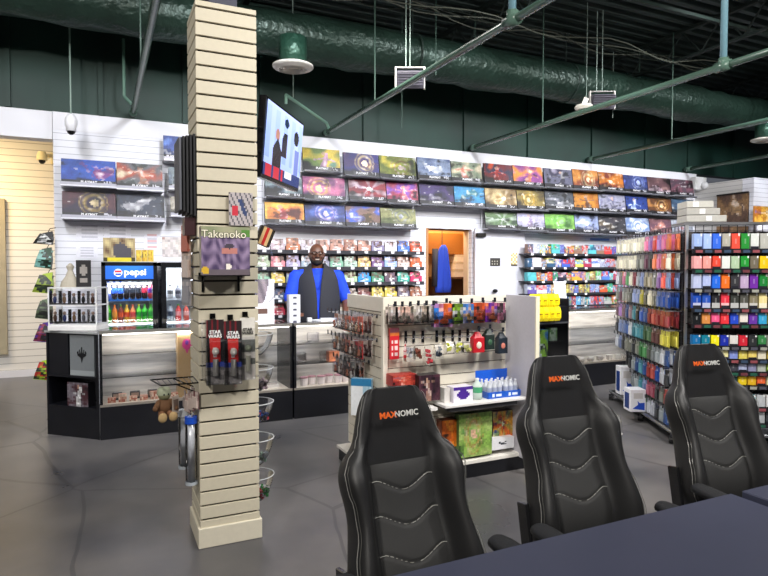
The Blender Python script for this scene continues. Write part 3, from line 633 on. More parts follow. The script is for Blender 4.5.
# ================================================================ COUNTERS AND DISPLAY CASES
CY = 6.12
def display_case(X0, X1, lab, endL=True, endR=True, ztop=1.0, zb=.31, dp=.55, Y=CY, backY=None, shelf=(.55, .77)):
    W_ = X1-X0; t = T('display_case', lab, 'display case', ((X0+X1)/2, Y, 0))
    m = MB(); m.box(0, dp/2, 0, W_, dp, zb, '14151b'); m.build('base', 'black', t)
    m = MB(); m.box(0, dp-.02, zb, W_-.01, .02, ztop-zb-.02, 'd8d0c4'); m.build('back_panel', 'wood', t)
    m = MB(); m.box(0, dp/2, zb, W_-.02, dp-.03, .012, 'd8cec0'); m.build('floor_panel', 'wood', t)
    for s, e in ((-1, endL), (1, endR)):
        if e: m = MB(); m.box(s*(W_/2-.012), dp/2, zb, .024, dp, ztop-zb, '17181d'); m.build('end_panel', 'gloss', t)
    m = MB(); m.box(0, dp/2, ztop, W_, dp, .012, 'ffffff'); m.build('top_glass', 'glass', t)
    m = MB(); m.box(0, .006, ztop-.012, W_, .016, .03, 'b8b4ae'); m.build('top_rail', 'metal', t); m = MB(); m.box(0, .004, zb-.004, W_, .014, .022, 'c8bfb4'); m.build('bottom_rail', 'metal', t)
    m = MB(); m.box(0, .0, zb+.01, W_-.03, .005, ztop-zb-.02, 'ffffff'); m.build('front_glass', 'glass', t)
    for z in shelf: m = MB(); m.box(0, dp*.55, z, W_-.05, dp*.6, .006, 'ffffff'); m.build('glass_shelf', 'glass', t)
    m = MB(); m.box(0, .03, ztop-.024, W_-.06, .018, .012, 'fff6e8'); m.build('lamp_strip', 'tube', t)
    return t
# corner cabinet with chamfered open front
rzc = math.atan2(6.137-6.575, -.035+.492); Wc = math.hypot(6.137-6.575, -.035+.492); ccx, ccy = (-.492-.035)/2, (6.575+6.137)/2
t = T('corner_cabinet', 'black corner cabinet with open cubby at the left end of the counter', 'cabinet', (ccx, ccy, 0), rzc)
m = MB(); hw = Wc/2
P4 = [(-hw, 0), (hw-.002, 0), (hw-.255, .26), (-hw, .26)]; m.prism(P4, 0, .29, '2a2e2e', 'Z'); m.prism([(-hw, .245), (hw-.25, .245), (hw-.262, .26), (-hw, .26)], .29, .99, '0d0e11', 'Z'); m.box(-hw+.01, .13, .29, .02, .26, .7, '15171a'); m.prism([(hw-.035, 0), (hw-.002, 0), (hw-.255, .26), (hw-.28, .26)], .29, .99, '15171a', 'Z')
m.prism(P4, .565, .585, '191b1e', 'Z'); m.box(-hw+.14, .02, .585, .24, .02, .4, '121316'); m.build('body', 'black', t)
m = MB(); m.prism([(-hw-.01, -.01), (hw+.005, -.01), (hw-.26, .27), (-hw-.01, .27)], .985, 1.005, '9a9c9c', 'Z'); m.build('top', 'gloss', t)
def emb(u, v):
    return hx('7a7f82') if v > .07 else hx('9aa0a2')
def rotp(lx, ly, z): c, s = math.cos(rzc), math.sin(rzc); return (ccx+lx*c-ly*s, ccy+lx*s+ly*c, z)
t2 = T('gift_box', 'silver grey box with black claw-like emblem in the upper cubby', 'box', rotp(.1, .04, .586), rzc)
m = MB(); m.pbox(0, 0, 0, .29, .04, .385, '5f6466', emb, 3, 8); m.build('carton', 'gloss', t2)
e = MB(); e.prism([(0, -.07), (.014, -.02), (.05, .0), (.055, .03), (.043, .045), (.036, .015), (.028, .02), (.03, .05), (.024, .06), (.016, .022), (.008, .024), (.006, .075), (0, .085),
                   (-.006, .075), (-.008, .024), (-.016, .022), (-.024, .06), (-.03, .05), (-.028, .02), (-.036, .015), (-.043, .045), (-.055, .03), (-.05, 0), (-.014, -.02)], -.0245, -.0205, '111214'); e.build('emblem', 'gloss', t2, loc=(0, 0, .19))
m = MB(); m.pbox(0, 0, 0, .25, .08, .225, '1a1a1e', art(['18181c', '48282e', '787078', '202024', 'e0e0e0'], 51, 'figure'), 14, 12)
tag(m.build('board_game', 'print', loc=rotp(.04, .06, .291), rz=rzc), 'boxed game with white robot artwork in the lower cubby', 'board game')
display_case(-.03, .93, 'display case at the left of pillar with pale wood back', True, True, dp=.5)
display_case(.95, 1.81, 'display case just right of the pillar with shelves of glass', True, True)
display_case(1.83, 3.3, 'display case in front of the clerk', True, True)
for Xa, Xb, d_ in ((-.03, .93, .22), (.95, 1.81, .25), (1.83, 3.3, .25), (5.6, 7.25, .25)):
    la = D.lights.new('case_lamp', 'AREA'); la.shape = 'RECTANGLE'; la.size = Xb-Xa-.1; la.size_y = .05; la.energy = 4.4*(Xb-Xa); la.color = (1, .95, .88)
    lo = D.objects.new('case_lamp', la); COL.objects.link(lo); lo.location = ((Xa+Xb)/2, CY+.06, .965); lo.rotation_euler = (R(28), 0, 0)
rr = random.Random(8)
for i in range(9):
    x = .07+i*.095; m = MB(); m.pbox(0, 0, 0, .07, .05, .045+.03*(i % 3 == 1), 'c89078', art(['e8c0a0', 'b86850', 'f0d8c0', 'c88870', 'ffffff'], i+60), 5, 3)
    tag(m.build('small_box', 'print', loc=(x, CY+.12, .322)), 'small pink-brown box in the left display case, %s' % nth(i, 9), 'box', 'small boxes in the left case')
for i in range(3): m = MB(); m.box(0, 0, 0, .09, .04, .075, '2c2a2c', bev=.005); m.box(0, -.021, .02, .07, .002, .04, 'a08878'); tag(m.build('card_holder', 'print', loc=(.12+.16*i, CY+.22, .322)), 'dark card holder in the left display case, %s of three' % ['left', 'middle', 'right'][i], 'card holder', 'card holders')
for i in range(11):
    t = T('dice_cup', 'clear pink-lidded tub on the case floor before the clerk, %s' % nth(i, 11), 'tub', (1.98+.1*i, CY+.14+.03*(i % 2), .322), 0, 'tubs in the clerk case')
    m = MB(); m.lathe([(0, 0), (.04, 0), (.046, .08), (0, .08)], 'e8dcd8', n=12); m.build('cup', 'gloss', t); m = MB(); m.lathe([(0, .08), (.048, .08), (.048, .095), (0, .095)], 'b88890', n=12); m.build('lid', 'gloss', t)
m = MB(); m.pbox(0, 0, 0, .12, .1, .11, '8a4a30', art(['a85a38', 'c87850', '8a4428', '6a3420'], 5), 4, 4); X, Z = onY(336, 357, 6.3); tag(m.build('small_box', 'print', loc=(X-.02, 6.35, .556)), 'small reddish box on the lower glass shelf before the clerk', 'box')
for i in range(7):
    m = MB(); m.box(0, 0, 0, .12, .09, .1, 'c8c4bc', bev=.01); m.box(0, -.046, .02, .09, .003, .06, 'b0aca8'); tag(m.build('plastic_case', 'plastic', loc=(2.0+.15*i, CY+.33, .556+.22*(i % 2))), 'clear plastic miniature case in the clerk display, %s' % nth(i, 7), 'plastic case', 'miniature cases')
for i in range(4):
    m = MB(); m.box(0, 0, 0, .14, .08, .03, 'd8d0c8'); m.box(0, 0, .03, .1, .06, .02, 'b0a8a0'); tag(m.build('card_stack', 'print', loc=(1.1+.18*i, CY+.2, .322)), 'flat pale stack of cards in the case by the pillar, %s' % nth(i, 4), 'cards', 'card stacks')
# things on the left counter
t = T('figure_display_stand', 'white tiered acrylic stand of boxed figures on the corner cabinet', 'display stand', (-.205, 6.5, 1.006), R(-25))
m = MB(); m.box(0, 0, 0, .46, .27, .05, 'e8e6e4', bev=.005); m.box(.0, 0, .05, .46, .25, .012, 'd8d8d8'); m.box(0, 0, .235, .46, .25, .012, 'e0e0e0'); m.box(0, 0, .4, .46, .25, .012, 'e0e0e0')
for a in (-1, 1):
    for b_ in (-1, 1): m.box(a*.225, b_*.115, .06, .012, .012, .35, 'e8e8e8')
m.build('rack', 'gloss', t)
for j, z in enumerate((.074, .249)):
    for i in range(5):
        q = T('figure_box', 'clear box with %s figure, %s, %s tier of white stand' % (['brown', 'blue', 'tan', 'grey', 'black'][(i+j) % 5], nth(i, 5), ['lower', 'upper'][j]), 'figure box', (-.205+math.cos(R(-25))*(-.18+.09*i)+math.sin(R(-25))*.09, 6.5+math.sin(R(-25))*(-.18+.09*i)-math.cos(R(-25))*.09, 1.005+z), R(-25), 'boxed figures on the white stand')
        m = MB(); m.box(0, 0, 0, .078, .06, .13, 'd0d0cc'); m.build('box', 'plastic', q)
        m = MB(); c_ = ['5a3a28', '2a3a78', '8a6a4a', '6a6a70', '202024'][(i+j) % 5]; m.box(0, 0, 0, .05, .04, .012, '303030'); m.ell((0, 0, .045), (.018, .016, .035), c_, 8, 6); m.ell((0, 0, .092), (.016, .016, .017), '9a8070', 8, 6); m.build('figure', 'print', q)
m = MB(); m.pbox(0, 0, 0, .13, .08, .26, '1c1c1e', lambda u, v: hx('908a84') if ((u-.5)**2+(v-.66)**2 < .05 or (.3 < u < .7 and .2 < v < .35)) else hx('1e1d1f'), 8, 12)
X, Z = onY(84, 285, 6.6); tag(m.build('coffee_bag', 'print', loc=(X, 6.55, 1.005+.412)), 'black box with grey round print atop the white figure stand', 'box')
m = MB(); m.loft([[(.09*math.cos(2*PI*i/10)*k, .05*math.sin(2*PI*i/10)*k, z) for i in range(10)] for z, k in ((0, 1), (.05, .9), (.1, .5), (.16, .25), (.2, .4), (.23, .1))], 'a8a090')
X, Z = onY(73, 285, 6.6); tag(m.build('figurine', 'matte', loc=(X-.02, 6.56, 1.005+.412)), 'grey-beige figurine beside the black box on the stand', 'figurine')
m = MB(); m.box(0, 0, 0, .09, .005, .09, 'e4e4e4', rx=-.2); X, Z = onY(60, 328, 6.5); tag(m.build('price_card', 'print', loc=(X, 6.52, 1.005)), 'little white price card at the left end of the counter', 'card')
# cardboard box with balloon logo on the left case
t = T('cardboard_box', 'tall brown cardboard box with pink balloon print in the left case', 'box', (.66, 5.9, 0)); X0, ztb = onY(178, 331, 5.8); X1, zbb = onY(195, 382, 5.8)
X0, _ = onY(177, 350, 6.25); X1, _ = onY(195, 350, 6.25); t.location = ((X0+X1)/2, 6.27, .323); ztb = .645
m = MB(); m.box(0, .0, 0, X1-X0, .18, ztb, 'a8895f', bev=.003); m.build('carton', 'print', t)
m = MB(); m.ell((-.0, -.092, ztb-.12), (.045, .004, .055), 'c03a78', 14, 8); m.ell((-.0, -.093, ztb-.105), (.02, .005, .028), '6a3a90', 10, 6); m.prism([(-.015, ztb-.17), (.015, ztb-.17), (.005, ztb-.21), (-.005, ztb-.21)], -.094, -.09, 'c03a78'); m.build('balloon_print', 'print', t)
# ================================================================ HANGING BAGS AT THE LEFT WALL END
for i, (py, c1, c2, lb) in enumerate([(233, '202024', 'd8d8d8', 'white'), (249, '22402f', '7ab0a8', 'teal'), (274, 'a0b838', '28342c', 'olive'), (300, '5a6a50', '2a2a28', 'grey-green'), (323, '4a2a80', '903048', 'purple'), (361, 'a0c030', 'b03028', 'lime and red')]):
    x = 47-(i % 2); X, Z = onY(x, py, 7.6); h = .13 if i == 0 else .22
    t = T('hanging_bag', '%s bag hanging at the left end of the white wall, %s from top' % (lb, ORD[i]), 'bag', (X, 7.62, Z), R(-15), 'bags at the wall end')
    m = MB(); lean = (.05, .03, .06, .02, .05, .04)[i]
    rg = [[(-.04, -.012, .0), (.055, -.012, .02), (.055, .012, .02), (-.04, .012, 0)], [(-.075-lean*.5, -.04, -h*.5), (.06, -.04, -h*.55), (.06, .03, -h*.55), (-.075-lean*.5, .03, -h*.5)], [(-.09-lean, -.025, -h*.9), (.05, -.025, -h), (.05, .02, -h), (-.09-lean, .02, -h*.9)]]
    m.loft(rg, c1); fa = art([c1, '202420', c2, c1, c2], i+70)
    m.grid((-.075-lean*.5, -.0415, -h*.5), (.13+lean*.4, 0, -.01), (.03, .026, h*.46), 6, 5, fa); m.grid((-.085-lean, -.0265, -h*.88), (.13+lean, 0, -h*.08), (.01+lean*.45, -.016, h*.37), 6, 5, fa); m.build('pouch', 'print', t)
    m = MB(); m.tube([(.01, 0, .01), (.03, 0, .05), (.09, .0, .06)], .004, '202020', 5); m.build('hook', 'metal', t)
# ================================================================ BOX SHELVES BEHIND THE CLERK
rows_z = [1.835, 1.618, 1.412, 1.20, 1.0]
for j, z in enumerate(rows_z):
    m = MB(); m.box(2.95, 7.62, z-.02, 2.42, .24, .014, '3a3a44'); m.box(2.95, 7.5, z-.05, 2.42, .008, .05, '26262e'); tag(m.build('wall_shelf', 'matte'), 'dark narrow shelf behind the clerk, %s from top' % ORD[j], 'shelf', 'shelves behind the clerk')
pc = [['e8e8f0', 'b8a8b0', 'b87858', 'c0b8c0', 'c89888', 'c09080', 'a87868', 'b88878', '8880a0', 'dcdce8', '5078c8', 'c85030'],
      ['b8c8a8', 'd88890', 'b0a8c8', '98a8b8', '9898a8', '88b8a0', 'b0c8b8', 'd8b878', '785888', '98b0e0', 'c8b0a8', 'c86038'],
      ['98c8a8', 'd8c060', '8898a0', 'a0a0a8', '7888a0', '98a8b0', 'b8d0a8', '3898e0', '58987a', '685868', '48a898', 'd03868'],
      ['c85058', '485878', 'b8b8c0', 'c8a8a8', '88a8a8', 'b0a898', 'b8b0a8', '784848', 'c8b860', 'c8b858', '706878', '986048'],
      ['6888b8', 'b83850', '883048', 'b0b0b8', '9898a8', 'a8a090', 'b89888', '906858', '7888a0', 'a8a890', '807890', 'a07058']]
cn = {'e': 'pale', 'd': 'warm light', 'c': 'rosy', 'b': 'tan', 'a': 'brownish', '9': 'mint', '8': 'muted', '7': 'plum', '6': 'grey-violet', '5': 'blue-green', '4': 'teal', '3': 'sky blue'}
for j, z in enumerate(rows_z):
    for i in range(12):
        X = 1.84+.2*i; c_ = pc[j][i]; rr = random.Random(j*20+i); a = hx(c_)
        t = T('card_box', '%s tray of card packs, %s, %s shelf behind the clerk' % (cn.get(c_[0], 'dark'), nth(i, 12), ORD[j]), 'card pack box', (X, 7.56, z), 0, 'card trays behind the clerk')
        m = MB(); hh = .125+.02*rr.random()
        m.prism([(-.092, 0), (.092, 0), (.092, .075), (.055, .082), (.04, .055), (-.04, .055), (-.055, .082), (-.092, .075)], -.05, -.045, tuple(k*.95 for k in a)); m.box(0, 0, 0, .184, .09, .05, tuple(k*.8 for k in a))
        m.grid((-.06, -.0515, .006), (.12, 0, 0), (0, 0, .045), 6, 3, art([c_, 'f0f0f0', c_, '404050', 'e0e0e8'], j*31+i)); m.build('tray', 'print', t)
        m = MB()
        for k in range(3): m.grid((-.08+.005*k, -.03+.03*k, .03), (.16, .0, 0), (0, .01, hh-.03+.008*k), 6, 5, art([c_, '584038', c_, 'e8e0d8', 'a08078'], j*17+i*3+k, 'figure'))
        m.build('packs', 'print', t)
        m = MB(); m.box(.02, -.068, -.035, .05, .003, .032, 'eeeef4'); m.build('price_tag', 'print', t)
# ================================================================ SHELVES OF BOOSTERS ON THE RIGHT HALF
rz2 = [1.833, 1.617, 1.402, 1.20, 1.0]
pal2 = ['7898d0', '9898b0', 'c8c060', '6858a0', '48a858', 'c84040', '58a0d0', '8a9858', '303040', '98a8c0', '5078c0', 'b0b8c8', '4060b8', 'c05838', 'd8d0d8', '886858', 'a03850', '58b0b8', '7a4a90', 'a8a8a8', 'e0a040', '385878']
nm2 = {'7898d0': 'light blue', '9898b0': 'grey-lilac', 'c8c060': 'yellow', '6858a0': 'violet', '48a858': 'green', 'c84040': 'red', '58a0d0': 'sky blue', '8a9858': 'olive', '303040': 'black', '98a8c0': 'steel blue', '5078c0': 'blue', 'b0b8c8': 'silver', '4060b8': 'deep blue', 'c05838': 'rust', 'd8d0d8': 'white', '886858': 'brown', 'a03850': 'crimson', '58b0b8': 'teal', '7a4a90': 'purple', 'a8a8a8': 'grey', 'e0a040': 'orange', '385878': 'navy'}
for j, z in enumerate(rz2):
    m = MB(); m.box(7.35, 7.6, z-.02, 2.8, .28, .014, '34343c'); m.box(7.35, 7.46, z-.035, 2.8, .008, .035, '1c1c24')
    for i in range(6): m.box(6.05+.22*i, 7.452, z-.035, .05, .003, .03, 'e8e8ee')
    tag(m.build('wall_shelf', 'matte'), 'long black-lipped shelf right of the white door, %s from top' % ORD[j], 'shelf', 'shelves right of the door')
    rr = random.Random(90+j); X = 6.0; i = 0
    while X < 8.6:
        w_ = rr.choice([.085, .1, .12, .17]); h_ = rr.uniform(.11, .155); c_ = rr.choice(pal2); c2 = rr.choice(pal2)
        if j == 3 and i == 1: c_ = 'c84040'; c2 = 'd8d0d8'; w_ = .2; h_ = .13
        m = MB(); m.pbox(0, 0, 0, w_, .08, h_, c_, art([c_, c2, c_, 'd8d8e0', rr.choice(pal2)], j*50+i, rr.choice(['figure', 'blotch', 'rays'])), 5, 7)
        if w_ > .15: m.box(0, -.045, 0, w_, .012, h_*.4, c2)
        tag(m.build('booster_box', 'print', loc=(X+w_/2, 7.54, z)), '%s booster box, %s on the %s shelf right of the door' % (nm2[c_], nth(i), ORD[j]), 'card pack box', 'booster boxes right of the door'); X += w_+.006; i += 1
wallsign(585, 238, 614, 241, WY-.01, lambda u, v: hx('6a80c0') if .1 < u < .9 else hx('d8d8e8'), 'wall_sticker', 'small blue sticker strip above the right shelves', 6, 2)
# ================================================================ RIGHT COUNTER
t = T('glass_cabinet', 'black cabinet with glass front under the yellow bags', 'cabinet', (5.2, CY, 0))
m = MB(); m.box(0, .27, 0, .76, .54, .3, '101116'); m.box(-.37, .27, .3, .02, .54, .9, '101116'); m.box(.37, .27, .3, .02, .54, .9, '101116'); m.box(0, .53, .3, .74, .02, .9, '101116'); m.box(0, .27, .88, .76, .54, .22, '14151a'); m.box(0, .27, .3, .74, .5, .01, '1a1b20'); m.build('body', 'black', t)
m = MB(); m.box(0, .0, .31, .72, .006, .56, 'ffffff'); m.build('front_glass', 'glass', t); m = MB(); m.box(0, .28, .43, .72, .46, .008, 'ffffff'); m.box(.24, .28, .63, .24, .46, .008, 'ffffff'); m.build('glass_shelf', 'glass', t)
m = MB(); m.box(0, -.006, .875, .76, .014, .02, '8a8c92'); m.build('rail', 'metal', t)
m = MB(); m.pbox(0, 0, 0, .13, .08, .17, '5a8a48', art(['6a9a50', 'b8c8b0', '487838', 'e0e0e0'], 3), 5, 6); tag(m.build('small_box', 'print', loc=(5.4, 6.25, .64)), 'small green box on the glass shelf in the black cabinet', 'box')
m = MB(); m.pbox(0, 0, 0, .3, .12, .36, '3078b8', art(['2868a8', '90c030', '101820', 'a0d840', 'f0f0f0'], 12, 'figure'), 12, 14); tag(m.build('toy_package', 'print', loc=(5.1, 6.2, .44)), 'blue and lime toy package inside the black cabinet', 'toy')
display_case(5.6, 7.25, 'display case behind the wire rack with pale wood back', False, True, ztop=1.03)
rr = random.Random(31)
for i in range(16):
    m = MB(); m.box(0, 0, 0, .07, .06, .04+.03*rr.random(), rr.choice(['e8e4dc', 'd8d0c8', 'f0ece4', 'c8c0b8']), rz=rr.uniform(-.5, .5), bev=.006)
    tag(m.build('small_box', 'print', loc=(5.72+.085*i, CY+.1+.07*(i % 2), .322)), 'white miniature package in the right display case, %s' % nth(i, 16), 'box', 'white packages in the right case')
# yellow bags
t = T('bag_hanger', 'black top box carrying two rows of yellow snack bags', 'stand', (5.14, 6.14, 1.1)); m = MB(); m.box(0, .1, 0, .4, .2, .02, '1a1a1e'); m.tube([(-.18, 0, .0), (-.18, 0, .14), (.18, 0, .14), (.18, 0, 0)], .006, '404040'); m.build('frame', 'metal', t)
k = 0
for j, (z, yy) in enumerate(((1.09, 6.08), (.92, 6.05))):
    for i in range(5):
        m = MB(); x = 4.945+.094*i
        m.loft([[(-.042, -.003, 0), (.042, -.003, 0), (.042, .003, 0), (-.042, .003, 0)], [(-.046, -.022, .04), (.046, -.022, .04), (.046, .02, .04), (-.046, .02, .04)], [(-.045, -.025, .12), (.045, -.025, .12), (.045, .02, .12), (-.045, .02, .12)], [(-.042, -.003, .18), (.042, -.003, .18), (.042, .003, .18), (-.042, .003, .18)]], 'f0d820')
        m.grid((-.03, -.0265, .055), (.052, 0, 0), (0, -.001, .045), 4, 3, plain('e8c818', '8a6a18', i)); 
        tag(m.build('snack_bag', 'gloss', loc=(x, yy, z), rz=.1*(i % 2)), 'yellow bag over the black cabinet, %s of the %s row' % (nth(i, 5), ['upper', 'lower'][j]), 'bag', 'yellow bags')
m = MB(); m.box(0, 0, 0, .17, .004, .24, 'e6e6f0', rx=-.2); X, Z = onY(560, 307, 6.3); tag(m.build('price_sheet', 'print', loc=(X, 6.3, 1.06+.12), rz=-.2), 'white paper sheet standing right of the yellow bags', 'paper')
# right wall poster, far shelves
y0, z1 = onX(717, 199, 10.08); y1, z0 = onX(748, 232, 10.08)
t = T('wall_tapestry', 'large brown fantasy tapestry hanging on the right side wall', 'poster', (10.08, (y0+y1)/2, 0))
m = MB(); m.grid((0, (y0-y1)/2, z0), (0, y1-y0, 0), (0, 0, z1-z0+.06), 24, 24, art(['2a1e1c', '5a4438', '8a6a48', '3a2c30', 'b89468'], 7, 'beast')); m.box(.01, 0, z0, .012, y0-y1, z1-z0+.06, '2a2020'); m.build('cloth', 'mat', t)
m = MB(); m.cyl((-.005, (y0-y1)/2, z1+.06), (-.005, -(y0-y1)/2, z1+.06), .015, '201c1a', 8); m.build('rod', 'matte', t)
X0, Z1 = onY(754, 206, 6.55); X1, Z0 = onY(768, 224, 6.55)
m = MB(); m.pbox(0, 0, 0, .6, .03, Z1-Z0, 'c08030', art(['c88030', 'e8b048', 'b06a28', '6a6ab0', 'f0e0c0'], 9, 'figure'), 14, 12); tag(m.build('picture_box', 'print', loc=(X0+.3, 6.55, Z0)), 'orange picture box on the far right front wall', 'box')
m = MB(); m.box(0, .02, 0, .9, .16, .02, 'e8e8ee'); m.box(0, -.06, -.1, .9, .02, .1, 'e0e0ea'); tag(m.build('light_ledge', 'matte', loc=(X0+.45, 6.55, Z0-.03)), 'white ledge under the orange picture box', 'shelf')
for i in range(5):
    X, Z = onY(754+4*i, 250, 6.45); m = MB(); m.loft([[(.07*k*math.cos(a), .06*k*math.sin(a), z) for a in [2*PI*q/8 for q in range(8)]] for z, k in ((0, 1), (.08, .8), (.15, .9), (.22, .4), (.26, .5), (.3, .1))], ['9a6a48', 'c8a078', '5a4438', 'b08058', '6a5048'][i]); tag(m.build('figurine', 'matte', loc=(X+.02, 6.42, Z)), 'brown figurine on the far right shelf, %s' % nth(i, 5), 'figurine', 'far right figurines')
m = MB(); m.box(10.6, 6.45, onY(760, 251, 6.4)[1]-.02, 1.1, .3, .02, '2a2428'); tag(m.build('wall_shelf', 'matte'), 'dark shelf carrying brown figurines at far right', 'shelf')
# ================================================================ CENTRE GONDOLA (pinwheel slatwall unit)
GX0, GX1, GY, GZ = 1.87, 2.95, 4.0, 1.385
def slatpanel(mb, x0, x1, y, z0, z1, pitch=.0795, th=.03, col='ddd6c6', axis='X'):
    z = z0
    while z < z1-.02:
        h = min(pitch, z1-z)-.007
        if axis == 'X': mb.box((x0+x1)/2, y, z, x1-x0, th, h, col)
        else: mb.box(y, (x0+x1)/2, z, th, x1-x0, h, col)
        z += pitch
    if axis == 'X': mb.box((x0+x1)/2, y+.002, z0, x1-x0-.004, th-.014, z1-z0, '5a4c40')
    else: mb.box(y, (x0+x1)/2, z0, th-.014, x1-x0-.004, z1-z0, '5a4c40')
g = T('slatwall_gondola', 'cream slatwall gondola in the middle, hung with packs on two faces', 'display unit', (0, 0, 0))
m = MB(); slatpanel(m, GX0+.03, GX1+.03, GY+.015, .14, GZ-.11); m.build('front_panel', 'matte', g)
m = MB(); slatpanel(m, GY+.0, GY+.68, GX0+.015, .14, GZ-.11, axis='Y'); m.build('side_panel', 'matte', g)
m = MB(); m.box((GX0+GX1)/2+.02, GY+.015, GZ-.11, GX1-GX0+.04, .036, .11, 'e6e0d2', bev=.003); m.box(GX0+.012, GY+.34, GZ-.11, .034, .7, .11, 'e6e0d2', bev=.003); m.build('top_rail', 'matte', g)
m = MB(); m.box(GX0+.014, GY-.004, .1, .04, .04, GZ-.1, 'e8e2d4', bev=.003); m.build('corner_post', 'matte', g)
m = MB(); m.box(GX1+.045, GY-.17, .1, .03, .4, GZ-.1, 'c6c4cc', bev=.002); m.box(GX1+.045, GY-.375, .1, .034, .012, GZ-.1, 'e6dfc8'); m.build('end_panel', 'matte', g)  # pale end panel toned grey-lilac, its shade put into the colour
m = MB(); m.box(GX0+.57, GY-.005, 0, 1.2, .35, .105, '101014'); m.box(GX0+.08, GY+.34, 0, .34, .66, .105, '101014'); m.build('kick_base', 'black', g)
m = MB(); m.box(GX0+.57, GY-.005, .105, 1.21, .36, .03, 'e2ded6', bev=.003); m.box(GX0-.04, GY+.34, .105, .14, .66, .02, 'e2ded6'); m.build('base_deck', 'matte', g)
m = MB(); slatpanel(m, GX0+.05, GX1, GY+.66, .14, GZ-.03); m.build('rear_panel', 'matte', g)
sx0, _ = onZ(446, 399, .6)
sh = MB(); shx0 = 2.22; sh.box((shx0+GX1)/2+.01, GY-.155, .585, GX1-shx0, .3, .02, 'dcdad8', bev=.003); sh.box((shx0+GX1)/2, GY-.15, .55, .6, .26, .03, '3a3a3e'); tag(sh.build('gondola_shelf', 'matte'), 'white shelf with bottle trays on the gondola front', 'shelf')
def hook(X, Y, Z, rz, L, lab, grp, tagc='22242a'):
    m = MB(); m.cyl((0, 0, 0), (0, -L, .0), .003, '8a8a90', 5); m.cyl((0, -L, 0), (0, -L-.008, .015), .003, '8a8a90', 5); m.box(0, -L-.008, .0, .022, .003, .035, tagc); m.box(0, -.004, -.02, .02, .006, .028, '3a3a40')
    return tag(m.build('peg_hook', 'gloss', loc=(X, Y, Z), rz=rz), lab, 'hook', grp)
def pack(X, Y, Z, rz, w_, h_, card, blob, name, lab, cat, grp, d=.03, seed=1, simple=False, motif='blotch'):
    """hanging card with a blister, top at Z"""
    m = MB(); m.pbox(0, 0, -h_, w_, .003, h_, card, art([card, card, card, 'e0e0e0', card] if not isinstance(blob, str) else [card, blob, card, 'e0e0e0', blob], seed, motif), 4, 6)
    if simple:
        m.prism([(-w_*.38, -h_*.92), (w_*.38, -h_*.92), (w_*.34, -h_*.3), (-w_*.34, -h_*.3)], -d*.5-.002, -.002, blob)
        return tag(m.build(name, 'print', loc=(X, Y, Z), rz=rz), lab, cat, grp)
    t = T(name, lab, cat, (X, Y, Z), rz, grp); m.build('card', 'print', t)
    m = MB(); m.loft([[(-w_*.4, -.003, -h_*.93), (w_*.4, -.003, -h_*.93), (w_*.4, -.003, -h_*.3), (-w_*.4, -.003, -h_*.3)], [(-w_*.34, -d, -h_*.88), (w_*.34, -d, -h_*.88), (w_*.34, -d, -h_*.36), (-w_*.34, -d, -h_*.36)]], 'ffffff'); m.build('blister', 'plastic', t)
    m = MB(); rr = random.Random(seed); m.ell((0, -d*.5, -h_*.75), (w_*.24, d*.35, h_*.13), blob, 8, 6); m.ell((rr.uniform(-.1, .1)*w_, -d*.5, -h_*.56), (w_*.15, d*.3, h_*.1), blob, 8, 6); m.box(0, -d*.5, -h_*.9, w_*.5, d*.5, h_*.05, '2a2a2a'); m.build('figure', 'print', t)
    return t
# side face: three rows of seven hooks, two packs each
sidec = [['c89888', 'e0c8c0', 'd87858', 'e06838', 'd85038', 'e86040', 'c84830'], ['c8a060', '8a6a58', 'd88878', 'c06858', 'e0b0a0', 'c83848', 'c02838'], ['9aa0a0', '6a7078', '484c54', '3a4450', '50585e', '586068', 'b0aca8']]
for j, z in enumerate((1.245, 1.065, .88)):
    n = (7, 7, 5)[j]
    for i in range(n):
        Y = GY+.6-.085*i-(.06 if j == 2 else 0)
        if j == 2: Y = GY+.58-.085*i
        hook(GX0-.002, Y, z, -PI/2, .2 if j < 2 else .16, 'peg hook on the gondola side, %s of the %s row' % (nth(i, n), ['top', 'middle', 'third'][j]), 'gondola side hooks')
        for q in range(2):
            c_ = sidec[j][i]; pack(GX0-.06-.075*q, Y, z-.004, -PI/2, .072, .135, c_ if q else 'd8ccc4', ['6a5a54', 'a86850', 'd0c8c0'][(i+q) % 3], 'miniature_pack', 'gondola side blister, %s hook, %s row, %s' % (nth(i, n), ['top', 'middle', 'third'][j], ['behind', 'in front'][q]), 'pack', 'gondola side packs', d=.035, seed=j*20+i*2+q)
# front face
FR = [(393, 297+10, 323, 12, 'd8c8c0', '8a8478'), (400, 307, 323, 12, 'e8b8a8', 'a09888'), (408, 307, 323, 12, 'e8c0b0', '7a7468'), (416, 306, 323, 12, 'e0d8d0', 'b0a898'), (424, 306, 322, 12, 'e0c8b8', '807868'), (431, 306, 322, 12, 'd8d0c8', '989490')]
for i, (px, a, b_, w_, c1, c2) in enumerate(FR):
    X, Z = onY(px, a, GY-.1); X2, Z2 = onY(px, b_, GY-.1); hook(X, GY, Z+.008, 0, .13, 'short hook on the gondola front top row, %s' % nth(i, 6), 'gondola front hooks')
    for q in range(2): pack(X, GY-.05-.05*q, Z, 0, .075, Z-Z2+.01, c1, c2, 'miniature_pack', 'clear blister, gondola front top row, %s, %s' % (nth(i, 6), ['behind', 'in front'][q]), 'pack', 'front miniature packs', d=.04, seed=300+i*2+q)
BG = [(444, 304, 327, 19, '2a78d0', 'e86828', 'blue and orange toy card'), (458, 304, 324, 12, '303028', '98c838', 'green alien toy card'), (469, 304, 323, 11, '4080d0', 'd8a868', 'blue toy card'), (480, 303, 323, 11, '201c20', 'e05828', 'black and orange toy card'), (492, 303, 322, 12, '6a2a98', 'e07848', 'purple toy card'), (502, 303, 323, 8, '2a1c24', 'c87898', 'black and pink toy card')]
